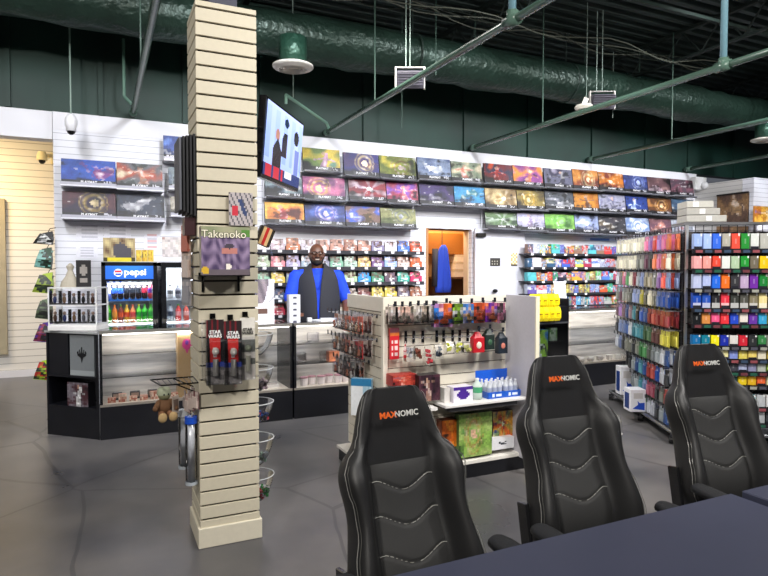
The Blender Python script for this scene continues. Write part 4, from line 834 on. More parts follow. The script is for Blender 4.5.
for i, (px, a, b_, wp, c1, c2, lb) in enumerate(BG):
    X, Z = onY(px, a, GY-.12); X2, Z2 = onY(px, b_, GY-.12); Xw, _ = onY(px+wp, a, GY-.12); hook(X, GY, Z+.01, 0, .15, 'hook holding the %s' % lb, 'gondola front hooks')
    for q in range(2): pack(X+.006*(1-q), GY-.06-.05*q, Z, 0, Xw-X-.006, Z-Z2, c1, c2, 'toy_card', '%s, %s of its hook' % (lb, ['behind', 'in front'][q]), 'toy pack', 'toy cards', d=.03, seed=330+i, motif='figure')
# empty hooks with black tags and bags, middle row
for i, px in enumerate((406, 414, 423, 437, 444, 453, 460, 468)):
    X, Z = onY(px, 333-(px-406)*.02, GY-.01); m = MB(); m.box(0, -.005, -.075, .02, .008, .09, '1c1d22'); m.cyl((0, 0, -.03), (0, -.14, -.03), .003, '9a9aa0', 5); m.cyl((0, -.14, -.03), (0, -.15, -.01), .003, '9a9aa0', 5)
    tag(m.build('peg_hook', 'gloss', loc=(X, GY, Z)), 'black backed peg hook of the gondola middle row, %s' % nth(i, 8), 'hook', 'middle row hooks')
t = T('clearance_pack', 'tall red hanging card with white lettering at the gondola corner', 'pack', (0, 0, 0)); X, Z = onY(394, 328, GY-.05); X2, Z2 = onY(394, 359, GY-.05); t.location = (X, GY-.05, Z)
m = MB(); m.pbox(0, 0, Z2-Z, .075, .02, Z-Z2, 'c0202c', lambda u, v: hx('e07838') if .76 < v < .84 else (hx('a86070') if v > .84 else (hx('f0d8d8') if ((int(u*6) in (1, 3, 4)) and int(v*14) % 3 and .12 < v < .62) else hx('d02432'))), 12, 28); m.build('card', 'print', t)
bags = [(409, 341, 361, 'b8b8bc', 'grey and navy'), (418, 342, 359, '7a4030', 'brown'), (428, 345, 364, 'c04048', 'red and white'), (438, 344, 358, '38404c', 'navy'), (449, 341, 353, 'c8cc50', 'yellow-green'), (458, 341, 353, 'd0d458', 'lime'), (466, 341, 354, 'c0c068', 'pale olive')]
for i, (px, a, b_, c_, lb) in enumerate(bags):
    X, Z = onY(px, a, GY-.13); X2, Z2 = onY(px, b_, GY-.13); h = Z-Z2; rr = random.Random(i)
    t = T('dice_bag', '%s bag of dice hanging on the gondola middle row' % lb, 'dice bag', (X, GY-.13, Z), 0, 'dice bags')
    m = MB()
    for k in range(9): q = rr.uniform(.6, 1.1); m.box(rr.uniform(-.022, .022), rr.uniform(-.02, .02), -h+.005+rr.uniform(0, h*.6), .02, .02, .02, tuple(min(1, v*q) for v in hx(c_)), rz=rr.uniform(0, 3), rx=rr.uniform(0, 3))
    m.build('dice', 'gloss', t)
    m = MB(); m.loft([[(-.028, -.003, 0), (.028, -.003, 0), (.028, .003, 0), (-.028, .003, 0)], [(-.036, -.028, -h*.5), (.036, -.028, -h*.5), (.036, .02, -h*.5), (-.036, .02, -h*.5)], [(-.034, -.028, -h), (.034, -.028, -h), (.034, .02, -h), (-.034, .02, -h)]], 'ffffff'); m.build('clear_bag', 'plastic', t)
for px, a, b_, wd, c1, c2, lb in ((477, 334, 352, .1, 'b81c28', 'e8d8c8', 'red'), (488, 331, 349, .085, '1e2c28', '3c6048', 'dark green'), (501, 334, 353, .085, '182430', 'c87868', 'navy illustrated')):
    X, Z = onY(px, a, GY-.13); X2, Z2 = onY(px, b_, GY-.13); h = Z-Z2; t = T('dice_pouch', '%s pouch pack hanging at the right end of the middle row' % lb, 'dice pouch', (X, GY-.13, Z))
    m = MB(); m.loft([[(-wd*.2, -.005, .015), (wd*.2, -.005, .015), (wd*.2, .005, .015), (-wd*.2, .005, .015)], [(-wd*.3, -.02, -h*.1), (wd*.3, -.02, -h*.1), (wd*.3, .02, -h*.1), (-wd*.3, .02, -h*.1)], [(-wd*.5, -.028, -h*.2), (wd*.5, -.028, -h*.2), (wd*.5, .02, -h*.2), (-wd*.5, .02, -h*.2)], [(-wd*.5, -.03, -h), (wd*.5, -.03, -h), (wd*.5, .02, -h), (-wd*.5, .02, -h)]], c1); m.build('pouch', 'print', t)
    m = MB(); m.ell((0, -.03, -h*.6), (wd*.24, .008, wd*.27), c2, 12, 8); m.build('badge', 'print', t); hook(X, GY, Z+.02, 0, .15, 'hook holding the %s pouch pack' % lb, 'middle row pouch hooks')
# low shelf things
def boxon(px0, px1, pyt, pyb, Yf, dp, col, fn, name, lab, cat, nu=12, nv=10, mat='print'):
    return carton(px0, px1, pyt, pyb, Yf, dp, col, fn, name, lab, cat, nu, nv, None, 0, mat)
boxon(393, 417, 375, 386, GY-.14, .12, 'a82820', art(['201418', '882828', 'c04838', 'a85860', 'e06848'], 21, 'figure'), 'card_pack_row', 'red and dark card display hung low on the gondola front', 'card display')
boxon(419, 440, 375, 401, GY-.2, .1, '1c181c', art(['141014', '3a2430', '583440', '201820', 'b08878'], 22, 'figure'), 'board_game', 'dark boxed game with a figure portrait beside the shelf', 'board game')
m = MB(); m.box(GX0+.17, GY-.13, .57, .3, .26, .02, 'dcdad8'); tag(m.build('gondola_shelf', 'matte'), 'short white shelf left of the bottle shelf', 'shelf')
zS = .605
def onshelf(px): return onY(px, 400, GY-.2)[0]
x0, x1 = onshelf(450), onshelf(469)
m = MB(); m.pbox(0, 0, 0, x1-x0, .1, .115, 'e0dce8', lambda u, v: hx('4a2890') if ((u-.5)**2+(v-.5)**2 < .09 or v > .82) else hx('e4e0ec'), 12, 10); tag(m.build('tissue_box', 'print', loc=((x0+x1)/2, GY-.2, zS)), 'white and purple box at the left end of the gondola shelf', 'box')
m = MB(); m.box(0, 0, 0, .05, .1, .11, 'd0ccc8'); tag(m.build('small_box', 'print', loc=(x0-.035, GY-.17, zS)), 'small grey box left of the white and purple box', 'box')
x = onshelf(477)
bottle('drink_bottle', .16, .04, 'c8d8d0', '50a878', 'e8e8e8', 'clear bottle with green and red label on the gondola shelf', 'bottle', (x, GY-.2, zS))
for tI, px in enumerate((493, 509)):
    x = onY(px, 400, GY-.2)[0]; t = T('drink_tray', 'blue carton tray of white-capped bottles on the shelf, %s one' % ['left', 'right'][tI], 'tray', (x, GY-.16, zS), 0, 'blue bottle trays')
    m = MB(); m.box(0, -.085, 0, .15, .004, .05, '1c58c0'); m.box(0, .085, 0, .15, .004, .05, '1c58c0'); m.box(-.075, 0, 0, .004, .17, .05, '1c58c0'); m.box(.075, 0, 0, .004, .17, .05, '1c58c0'); m.box(0, 0, 0, .15, .17, .004, '1c58c0'); m.build('tray_body', 'print', t)
    m = MB(); m.box(0, .09, 0, .15, .004, .19, '1a5cd0'); m.build('header', 'print', t)
    m = MB(); m.box(-.03, -.088, .012, .02, .002, .025, 'e0e8f4'); m.box(.02, -.088, .015, .05, .002, .018, 'e0e8f4'); m.build('print_label', 'print', t)
    for r_ in range(3):
        for c_ in range(3):
            bottle('drink_bottle', .125, .021, 'c8ccd4', 'a8b0c8', 'eceef2', 'white-capped bottle in the %s blue tray, %s column, %s row' % (['left', 'right'][tI], ['left', 'middle', 'right'][c_], ['front', 'middle', 'back'][r_]), 'bottle', (x-.047+.047*c_, GY-.16-.055+.05*r_, zS+.006), 'bottles in the blue trays')
boxon(442, 458, 420, 447, GY-.13, .08, '6a3018', art(['2a1a14', 'c05a18', 'e08828', '8a3818', '3a2018'], 31), 'playmat_pack', 'orange and dark boxed playmat on the gondola base', 'boxed playmat')
boxon(459, 492, 413, 456, GY-.165, .06, '4a6a38', art(['3a5a2c', '88b050', 'a0b868', '5a8a40', 'd09050'], 33, 'ring'), 'playmat_pack', 'green leafy boxed playmat leaning on the gondola base', 'boxed playmat', 20, 24)
boxon(493, 513, 411, 438, GY-.1, .06, '4a2030', art(['2a3a6a', 'e0a030', 'd86020', '5a2040', 'a0c030'], 35, 'rays'), 'playmat_pack', 'rainbow orange boxed playmat at the right of the gondola base', 'boxed playmat', 16, 18)
boxon(491, 514, 438, 449, GY-.16, .1, 'e0e0e4', lambda u, v: hx('383c44') if (.35 < u < .7 and .35 < v < .75 and (u+v) % .3 < .2) else hx('e2e2e6'), 'small_box', 'flat white box with dark picture below the rainbow boxed playmat', 'box')
# hanging blue book and purple thing on the gondola's left
X, Z = onY(352, 379, 4.15)
t = T('hanging_pad', 'blue and white packaged pad hanging from the gondola side', 'pack', (GX0-.1, 4.15, Z), R(-40))
m = MB(); m.box(0, 0, -.28, .16, .05, .28, '8ab0c8', bev=.004); m.build('pad', 'print', t)
m = MB(); m.grid((-.08, -.027, -.28), (.16, 0, 0), (0, 0, .28), 12, 20, lambda u, v: hx('2c78a8') if v > .82 else (hx('e0e4e8') if u < .55 else mixc(hx('7aa8c4'), hx('c0d8e4'), .5+.5*math.sin(u*40)))); m.build('cover', 'print', t)
X, Z = onY(345, 448, 4.2); t = T('purple_box', 'white and purple low package at the left foot of the gondola', 'box', (GX0-.1, 4.15, .127), R(-30)); m = MB(); m.box(0, 0, 0, .13, .1, .13, 'b8a8c0', bev=.006); m.build('carton', 'print', t); m = MB(); m.lathe([(.03, 0), (.04, .006), (.05, 0)], '7a4a98', n=14); m.build('ring_print', 'print', t, loc=(0, -.055, .07), rx=PI/2)
# ================================================================ WIRE RACK ON CASTERS
def solve_s(px, P, d):
    a, b_, _ = ray(px, 288); k = a/b_; return (P[0]-k*P[1])/(k*d[1]-d[0])
dS = (-.49, -.872); A = (5.73, 5.28); nS = (-.872, .49); RZ1 = R(-119.33); dF = (.872, -.49); nF = (-.49, -.872); RZ2 = R(-29.33)
sC = solve_s(686, A, dS); C = (A[0]+dS[0]*sC, A[1]+dS[1]*sC); RT = 2.0; LF = 1.5
rack = T('wire_rack', 'rolling black wire grid rack crowded with card sleeves', 'display rack', (0, 0, 0))
def wireface(P, d, L, nz, nv):
    m = MB()
    for i in range(int(L/.075)+1): q = (P[0]+d[0]*min(i*.075, L), P[1]+d[1]*min(i*.075, L)); m.cyl((*q, .14), (*q, RT), .003, '2c2d31', 4, caps=False)
    for k in range(nz): z = .14+(RT-.14)*k/(nz-1); m.cyl((*P, z), (P[0]+d[0]*L, P[1]+d[1]*L, z), .0035, '2c2d31', 4, caps=False)
    return m
wireface(A, dS, sC, 38, 0).build('side_grid', 'metal', rack); wireface(C, dF, LF, 38, 0).build('front_grid', 'metal', rack)
m = MB(); cm = (A[0]+dS[0]*sC/2-nS[0]*.02, A[1]+dS[1]*sC/2-nS[1]*.02); m.box(cm[0], cm[1], .14, sC-.04, .01, RT-.2, '3c3c42', rz=math.atan2(dS[1], dS[0])); m.build('back_panel', 'matte', rack)  # added dark sheet so the gaps of the side grid read as dark interior
m = MB(); cm = (C[0]+dF[0]*LF/2-nF[0]*.02, C[1]+dF[1]*LF/2-nF[1]*.02); m.box(cm[0], cm[1], .14, LF-.04, .01, RT-.2, '45403f', rz=RZ2); m.build('back_panel', 'matte', rack)  # added dark sheet, stands in for the dark interior behind the front grid
E2 = (C[0]+dF[0]*LF, C[1]+dF[1]*LF)
for q in (A, C, E2, (A[0]+dF[0]*LF, A[1]+dF[1]*LF)): m = MB(); m.box(q[0], q[1], .1, .022, .022, RT-.1, 'd0d0d0' if q == C else '6a6a70', rz=RZ2); m.build('corner_post', 'metal', rack)
m = MB()
Bc = (A[0]+nS[0]*.18+dS[0]*(-.05), A[1]+nS[1]*.18+dS[1]*(-.05)); L1 = sC+.3
q0 = Vector((*Bc, .1)); q1 = q0+Vector((*dS, 0))*L1; q2 = q1+Vector((*dF, 0))*(LF+.3); q3 = q0+Vector((*dF, 0))*(LF+.3)
m.tube([q0, q1, q2, q3, q0], .016, '8a8c90', 6); m.build('base_frame', 'metal', rack)
m = MB(); m.box((q0.x+q2.x)/2, (q0.y+q2.y)/2, .1, L1-.03, LF+.27, .012, '4a4b50', rz=math.atan2(dS[1], dS[0])); m.build('base_deck', 'metal', rack)
for fr_ in (.03, .55, .97):
    for side in (0, 1):
        p = q0+(q1-q0)*fr_ if side == 0 else q3+(q2-q3)*fr_
        m = MB(); m.cyl((p.x-.012, p.y+.02, .038), (p.x+.012, p.y-.02, .038), .036, '141416', 14); m.cyl((p.x, p.y, .06), (p.x, p.y, .1), .012, '3a3a3e', 8); m.box(p.x, p.y, .06, .04, .05, .012, '3a3a3e'); m.build('caster', 'gloss', rack)
colname = {'e8e4d0': 'cream', 'e0dcc8': 'ivory', 'd878a0': 'pink', 'e08050': 'orange', '9a70b0': 'lilac', 'e05848': 'coral', '7a7c74': 'grey', '888a80': 'pale grey', '5a6058': 'grey-green', '6a4050': 'plum', '8090b8': 'dusty blue', 'a09880': 'taupe', '404038': 'dark grey', '2850a0': 'blue', 'b8bcc0': 'silver',
           '7a6068': 'mauve', '8a3038': 'dark red', '4a8a98': 'teal', '486848': 'moss green', '6a4848': 'maroon', 'c0b848': 'yellow', '488a50': 'green', 'c8ccd4': 'white', '3a5890': 'denim blue', 'a84840': 'red', '98485a': 'rose', 'c8c050': 'mustard', '202428': 'black', '90989c': 'light grey'}
SC = [['e8e4d0']*7+['e0dcc8', 'd878a0', '9a70b0', 'e05848', '9a70b0', 'd878a0', 'e08050'],
      ['e0dcc8']*6+['888a80', '888a80', '6a4050', '404038', 'e08050', 'd878a0', 'e08050', 'e0dcc8'],
      ['c8ccd4', '7a7c74', 'd878a0', '488a50', 'e0dcc8']+['8a3038', '90989c', '8090b8', 'a09880', 'a09880', '888a80', '9a70b0', 'e05848', '8090b8'],
      ['888a80', '6a4050', '7a7c74', '888a80', '5a6058', '8090b8', '8090b8', 'c0b848', '404038', 'e0dcc8', '888a80', '3a5890', '2850a0', '2850a0'],
      ['7a6068', '9a70b0', '7a6068', '3a5890', '7a6068', '4a8a98', '202428', '2850a0', '3a5890', '8a3038', 'a84840', '8a3038', 'a84840', '8a3038'],
      ['202428', '8090b8', '8090b8', '3a5890', 'c8ccd4', '4a8a98', '4a8a98', '4a8a98', '486848', '486848', '6a4848', '6a4848', 'c0b848', 'c8c050'],
      ['c8ccd4', '8090b8', '202428', '888a80', '888a80', '202428', '888a80', '488a50', '488a50', '5a6058', '90989c', '90989c', 'c8ccd4', '3a5890'],
      [None, None, None, None, '202428', '90989c', '3a5890', '4a8a98', '3a5890', 'a84840', 'a84840', '2850a0', 'c8ccd4', '202428'],
      [None, None, None, None, None, '90989c', '90989c', '4a8a98', '8090b8', '98485a', '98485a', '202428', '5a6058', 'a84840'],
      [None, None, None, None, None, '888a80', '90989c', '488a50', '488a50', 'c8ccd4', 'c8ccd4', '202428', '90989c', '3a5890']]
for j, row in enumerate(SC):
    z = 1.93-.185*j
    for i, c_ in enumerate(row):
        if not c_: continue
        s = .045+sC/14*i; bx, by = A[0]+dS[0]*s, A[1]+dS[1]*s
        hook(bx, by, z, RZ1, .16, 'black tipped peg hook on the rack side, %s in row %s from top' % (nth(i, 14), ORD[j]), 'rack side hooks')
        for q in range(2):
            o_ = .05+.08*q; pack(bx+nS[0]*o_, by+nS[1]*o_, z-.006, RZ1, .088, .155, c_, [tuple(min(1, k*1.25+.03) for k in hx(c_)), hx(c_), tuple(k*.75 for k in hx(c_))][(i+j+q) % 3], 'sleeve_pack', 'rack side %s sleeve pack, %s, %s row, %s' % (colname[c_], nth(i, 14), ORD[j], ['behind', 'in front'][q]), 'sleeve pack', 'rack side packs', d=.03, seed=j*40+i*2+q, simple=True)
FC = [(1.915, .14, [('98b0e0', 'light blue'), ('a0b8e8', 'pale blue'), ('3868d8', 'blue'), ('a8a498', 'stone'), ('e05040', 'red'), ('2c8838', 'green'), ('d0d4d0', 'white'), ('b0b0a8', 'grey'), ('886858', 'brown'), ('404048', 'dark')]),
      (1.71, .115, [('e8a0a0', 'pink'), ('e89890', 'salmon'), ('e04838', 'red'), ('d8dcd8', 'white'), ('a8c0a0', 'pale green'), ('289038', 'green'), ('706858', 'taupe'), ('e8c020', 'yellow'), ('c0c898', 'pale olive'), ('88a050', 'olive')]),
      (1.545, .13, [('b0b8d8', 'pale lilac'), ('a8b4e0', 'lilac-blue'), ('2868d8', 'blue'), ('f07028', 'orange'), ('38383c', 'black'), ('b8a0c0', 'pale purple'), ('7030a0', 'purple'), ('208038', 'green'), ('f0e0a0', 'cream'), ('40404c', 'dark')]),
      (1.375, .14, [('2048a8', 'blue and white'), ('2850b0', 'cobalt'), ('28282c', 'black and red'), ('d83848', 'red'), ('3a3c38', 'charcoal'), ('50504a', 'dark grey'), ('807860', 'khaki'), ('e8d898', 'cream'), ('202840', 'navy'), ('a0a080', 'sage')]),
      (1.19, .1, [('1c1e20', 'black'), ('d08848', 'tan orange'), ('e85888', 'pink'), ('e03840', 'red'), ('2848c0', 'blue'), ('e0d8d0', 'white'), ('6838a0', 'purple'), ('38a0d0', 'cyan'), ('d8c058', 'mustard'), ('c0b868', 'straw')]),
      (.985, .095, [('1868a0', 'teal blue'), ('187890', 'teal'), ('e8e020', 'yellow'), ('2030a0', 'royal blue'), ('d8d4d0', 'white'), ('c82838', 'red'), ('303234', 'black'), ('388048', 'green'), ('b8b8b0', 'grey'), ('706860', 'taupe')]),
      (.86, .09, [('202024', 'black'), ('48484c', 'dark grey'), ('303034', 'charcoal'), ('e8e0a0', 'cream'), ('8090d0', 'periwinkle'), ('d8c860', 'yellow'), ('e8d070', 'pale yellow'), ('e0d8c0', 'ivory'), ('c8b050', 'gold'), ('e0a830', 'amber')]),
      (.74, .085, [('303034', 'black'), ('a08870', 'tan'), ('c8a888', 'beige'), ('b89070', 'light brown'), ('40404a', 'slate'), ('a0a8c8', 'grey-blue'), ('8888a8', 'lavender grey'), ('b0b8b0', 'silver'), ('a0c060', 'lime'), ('70889c', 'steel')]),
      (.62, .09, [('282a2c', 'black'), ('285038', 'dark green'), ('305848', 'green'), ('2860a0', 'blue'), ('30504c', 'deep teal'), ('e8c828', 'yellow'), ('e0b028', 'golden'), ('e86838', 'orange red'), ('d8d8b0', 'pale'), ('c04838', 'red')]),
      (.44, .11, [('282a2c', 'black'), ('404044', 'grey'), ('3060a0', 'blue'), ('e8c030', 'yellow'), ('2898a0', 'turquoise'), ('3080c0', 'azure'), ('20a0b0', 'aqua'), ('b8bcc0', 'silver'), ('e0e0e0', 'white'), ('385070', 'navy')]),
      (.28, .1, [('303034', 'black'), ('c0c0c4', 'silver'), ('a0a0a8', 'grey'), ('d0d0d4', 'white'), ('b0b4b8', 'pale grey'), ('888c90', 'mid grey'), ('c8ccd0', 'off-white'), ('a8acb0', 'ash'), ('404448', 'dark grey'), ('989ca0', 'dull grey')])]
for j, (zt_, h_, row) in enumerate(FC):
    for i in range(16):
        c_, nm = row[i] if i < 10 else row[(i*7+j*3) % 10]
        s = .06+.083*i
        if s > LF: continue
        q = .07; x, y = C[0]+dF[0]*s+nF[0]*q, C[1]+dF[1]*s+nF[1]*q; m = MB()
        m.pbox(0, 0, -h_, .07, .05, h_, c_, (lambda cc, sd_: (lambda u, v: hx('e8e8e8') if (u > .7 and v > .75) else (hx('282830') if (v < .15 and sd_ % 3 == 0) else (mixc(hx(cc), hx('f0f0f0'), .5) if (j == 3 and v < .4) else mixc(hx(cc), (1, 1, 1), .12 if .3 < u < .7 and .3 < v < .6 else 0)))))(c_, i+j), 5, 6)
        m.box(0, .0, .0, .035, .05, .012, '1c1c20'); m.cyl((0, .02, .006), (0, .075, .006), .003, '88888c', 5)
        tag(m.build('deck_box', 'gloss', loc=(x, y, zt_), rz=RZ2), 'rack front %s deck box, %s, %s row from top' % (nm, nth(i), ORD[j]), 'deck box', 'rack front deck boxes')
    m = MB(); m.box(LF/2, -.0, 0, LF, .12, .008, '18181c'); m.box(LF/2, -.06, -.03, LF, .004, .042, '202024')
    for i in range(int(LF/.083)): m.box(.06+.083*i, -.063, -.026, .06, .002, .026, ['8a4a50', '50505a', '6a3a40', '3a4a60', '9a9a90', '2a5a48'][(i*3+j*5) % 6])
    tag(m.build('rack_shelf', 'gloss', loc=(C[0]+nF[0]*.06, C[1]+nF[1]*.06, zt_-h_-.01), rz=RZ2), 'thin black shelf of the rack front under row %s from top' % ORD[j], 'shelf', 'rack front shelves')
# grey boxes on top of the rack
for i, (a, b_, yt, yb) in enumerate(((690, 711, 213, 220), (692, 718, 219, 226), (694, 725, 225, 233))):
    s = .1+.02*i; m = MB(); w_ = .24+.06*i; m.box(w_/2, 0, 0, w_, .22, .062, ['b8b6ae', 'a8a6a0', 'b0aea8'][i], bev=.003); m.box(.08+.06*i, -.112, .01, .05, .003, .045, 'e8e8ec')
    tag(m.build('storage_box', 'print', loc=(C[0]+dF[0]*.0+dS[0]*-.12, C[1]+dS[1]*-.12, RT+.03+.066*(2-i)), rz=RZ2), 'long grey card storage box on the rack, %s of three' % ['top', 'middle', 'bottom'][i], 'box', 'storage boxes')
m = MB(); m.box(.35, 0, 0, .75, .3, .02, '9a9a9c'); tag(m.build('rack_top_tray', 'metal', loc=(C[0]-dS[0]*.15, C[1]-dS[1]*.15, RT+.006), rz=RZ2), 'grey tray on top of the rack below the storage boxes', 'tray')
# white electronics boxes at the rack foot
def whitebox(px0, px1, pyt, pyb, Zb, w_, dp, h_, lab, rz):
    X, Y = onZ((px0+px1)/2, pyb, Zb); t = T('white_box', lab, 'box', (X, Y, Zb), rz, None)
    m = MB(); m.box(0, dp/2, 0, w_, dp, h_, 'e4e4ea', bev=.003); m.build('carton', 'print', t)
    m = MB(); m.prism([(-w_*.35, h_*.15), (w_*.42, h_*.08), (w_*.42, h_*.42), (w_*.1, h_*.4), (-w_*.05, h_*.5), (.0, h_*.33)], -.003, -.001, '1c48b8'); m.prism([(-w_*.3, h_*.6), (w_*.3, h_*.6), (w_*.3, h_*.85), (-w_*.3, h_*.85)], -.003, -.001, 'c8c4c4'); m.build('front_print', 'print', t)
    m = MB(); m.box(-w_/2-.002, dp*.5, h_*.12, .003, dp*.6, h_*.7, '1c3878'); m.build('side_print', 'print', t)
    return t
whitebox(629, 647, 382, 412, .115, .16, .17, .23, 'white box with blue controller-like print on the rack foot', R(-24))
whitebox(622, 632, 364, 395, .115, .15, .15, .33, 'taller white box standing behind the blue printed box', R(-24))
CH1 = ((.9, 1.66, 0), R(2), -.035)
CH2 = ((1.655, 1.72, 0), R(-4), .015)
CH3 = ((2.52, 1.75, 0), R(-10), .012)
# ================================================================ ITEMS ON THE PILLAR
FY = 3.5
Xa, Za = onY(201, 226, 3.33); Xb, Zb = onY(250, 275, 3.33)
def gameart(u, v):
    if v > .78:
        return mixc(hx('a8a68a'), hx('8c9474'), .5+.5*math.sin(9*u)) if u < .82 or v > .95 else hx('5a8a40')
    d = (u-.55)**2*3+(v-.32)**2*4
    if (u-.57)**2*2+(v-.6)**2*6 < .02: return hx('4a4450')
    if abs(v-.5) < .05 and abs(u-.57) < .16: return hx('c08078')
    if (u-.55)**2+(v-.17)**2 < .004: return hx('f0e8e0')
    if (u-.08)**2+(v-.1)**2 < .006: return hx('d8b038')
    if v < .12: return hx('6a6068')
    tr = math.sin(37*u+2*math.sin(4*v+9*u)); tr2 = math.sin(23*v+11*u+2*math.sin(17*u)); return mixc(hx('4a3c60'), hx('a08cac'), max(0, min(1, .45+.25*tr+.25*tr2+.3*(v-.5))))
t = T('board_game', 'boxed board game with purple forest cover on the pillar front shelf', 'board game', ((Xa+Xb)/2, 3.33, Zb), 0)
gw, gh = Xb-Xa, Za-Zb
m = MB(); m.pbox(0, .035, 0, gw, .07, gh, '8a8478', gameart, 34, 34); m.build('box', 'print', t); text('Takenoko', gh*.225, (-.01, -.003, gh*.84), t, '1c1814', bold=.0026, name='title_outline'); text('Takenoko', gh*.225, (-.01, -.006, gh*.84), t, 'f4eed8', name='title', bold=.0004)
m = MB(); m.box(0, -.06, 0, gw+.02, .14, .004, '1c1c1e'); m.box(0, -.13, 0, gw+.02, .004, .02, '1c1c1e')
for s in (-.1, .1): m.cyl((s, .0, -.002), (s, -.07, -.002), .003, '1c1c1e', 5); m.cyl((s, 0, -.05), (s, -.1, .0), .003, '1c1c1e', 5); m.box(s, -.006, -.09, .012, .01, .09, '1c1c1e')
tag(m.build('pillar_shelf', 'metal', loc=((Xa+Xb)/2, FY-.0, Zb-.006)), 'black bracket shelf under the board game on the pillar', 'shelf')
# clear pack with print above
Xc, Zc = onY(229, 192, 3.46); Xd, Zd = onY(253, 226, 3.46)
t = T('plastic_wrapped_print', 'clear wrapped pack with comic style print above the board game', 'pack', ((Xc+Xd)/2, 3.47, Zd), 0)
m = MB(); m.pbox(0, 0, 0, Xd-Xc, .012, Zc-Zd, 'a8a0a0', lambda u, v: (hx('c83848') if .1 < u < .35 and .3 < v < .6 else hx('3a4870') if (abs((u-.6)+(v-.5)*.5) < .09 and .3 < v < .8) else (hx('5a5860') if math.sin(31*u+19*v) > .55 else hx('b8b0b2'))), 16, 20); m.build('print', 'print', t)
# deck box tilted at right
X, Z = onY(261, 235, 3.6); t = T('deck_box', 'small tan and red card box sticking out at the pillar right edge', 'box', (X, 3.6, Z-.06), 0)
m = MB(); m.pbox(0, 0, 0, .09, .05, .11, '30281e', lambda u, v: hx('b02020') if .35 < u < .65 else (hx('c8a878') if .15 < u < .85 else hx('2a241c')), 10, 6); b_ = m.build('carton', 'print', t); b_.rotation_euler = (0, R(22), 0)
# hanging blister packs: three
for i, (a, b2, yt, yb) in enumerate(((207, 226, 320, 384), (228, 240, 321, 384), (241, 253, 318, 380))):
    Xa, Za = onY(a, yt, 3.42); Xb, Zb = onY(b2, yb, 3.42); h = Za-Zb; w_ = (.098, .098, .085)[i]; xx = (.545, .635, .735)[i]+.0
    xx = [onY(215, 350, 3.42)[0], onY(233, 350, 3.42)[0], onY(248, 350, 3.42)[0]][i]
    t = T('toy_blister', '%s hanging toy blister on the pillar front, %s of three' % (['black and red', 'black and red', 'cream and dark'][i], ['left', 'middle', 'right'][i]), 'toy pack', (xx, 3.42+.012*(i == 2), Za))
    def fa(u, v, i=i):
        if i < 2:
            if v > .72: return hx('2c2224') if math.sin(40*u) < .6 else hx('702028')
            if v > .34: return hx('c8302c') if (.15 < u < .85 and not ((u-.5)**2*2+(v-.5)**2*5 < .04)) else (hx('d8d0cc') if .3 < u < .7 else hx('1a1a1e'))
            if v > .28: return hx('3c50b0')
            return hx('6a6866') if math.sin(13*v*3+4*u) > 0 else hx('908c88')
        if v > .82: return hx('e4e0d8')
        if abs(v-.55) < .1 or abs(v-.3) < .06: return hx('6a6e66')
        return hx('cfcbc0')
    m = MB(); m.pbox(0, 0, -h, w_, .004, h, '2c2426' if i < 2 else 'd8d4ca', fa, 10, 40); m.build('card', 'print', t)
    text('STAR', w_*.27, (0, -.008, -h*.19), t, 'f4f4f4' if i < 2 else '202020', bold=.0008); text('WARS', w_*.27, (0, -.008, -h*.19-w_*.23), t, 'f4f4f4' if i < 2 else '202020', bold=.0008)
    m = MB(); m.loft([[(-w_*.48, -.004, -h*.99), (w_*.48, -.004, -h*.99), (w_*.48, -.004, -h*.3), (-w_*.48, -.004, -h*.3)], [(-w_*.44, -.035, -h*.97), (w_*.44, -.035, -h*.97), (w_*.44, -.03, -h*.33), (-w_*.44, -.03, -h*.33)]], 'ffffff'); m.build('blister', 'plastic', t)
    m = MB(); m.ell((0, -.02, -h*.48), (w_*.2, .012, w_*.22), 'd8d4cc' if i < 2 else '88907c', 12, 8); m.cyl((0, -.018, -h*.85), (0, -.018, -h*.6), w_*.16, '8a8884' if i < 2 else 'b0b0a0', 10); m.build('toy', 'print', t)
    m = MB(); m.box(xx, 3.494, Za+.0, .03, .012, .03, '1a1a1c'); m.cyl((xx, 3.5, Za+.004), (xx, 3.4, Za+.004), .003, '1a1a1c', 5); tag(m.build('peg_hook', 'metal'), 'black hook over the %s toy blister on the pillar' % ['left', 'middle', 'right'][i], 'hook', 'pillar front hooks')
m = MB(); m.box(0, 0, -.33, .02, .06, .33, 'd8dce0'); X, Z = onY(204, 320, 3.42); tag(m.build('clear_pack', 'plastic', loc=(X, 3.43, Z)), 'clear plastic pack edge left of the toy blisters', 'pack')
# black flip posters at left of pillar
X0, Z1 = onY(178, 134, 3.55); X1, Z0 = onY(196, 217, 3.55)
t = T('flip_poster_rack', 'stack of black edged flip poster panels on the pillar left side', 'poster rack', (.49, 3.62, Z0))
for i in range(5): m = MB(); m.box(-.012-.019*i, -.0, .008*i, .013, .24, Z1-Z0-.014*i, '131418' if i != 4 else '5a5c64', bev=.002); m.build('panel', 'matte', t)
m = MB(); m.box(0, 0, -.1, .06, .1, .1, '3a2024'); tag(m.build('small_box', 'print', loc=(.455, 3.58, Z0-.005)), 'dark red small box under the flip posters on the pillar', 'box')
# packs on the left face of the pillar
for i, (py, c1, c2, lb) in enumerate(((238, 'd8b8a8', 'c07060', 'peach'), (264, 'b09888', 'd8c8c0', 'tan'), (290, 'c8c0c0', '9898a0', 'grey'))):
    X, Z = onX(191, py, .455); pack(.455, 3.72, onY(190, py-13, 3.7)[1], -PI/2+.3, .12, .17, c1, c2, 'card_pack', '%s hanging pack on the pillar left face, %s from top' % (lb, ORD[i]), 'pack', 'pillar left packs', d=.02, seed=500+i, simple=True)
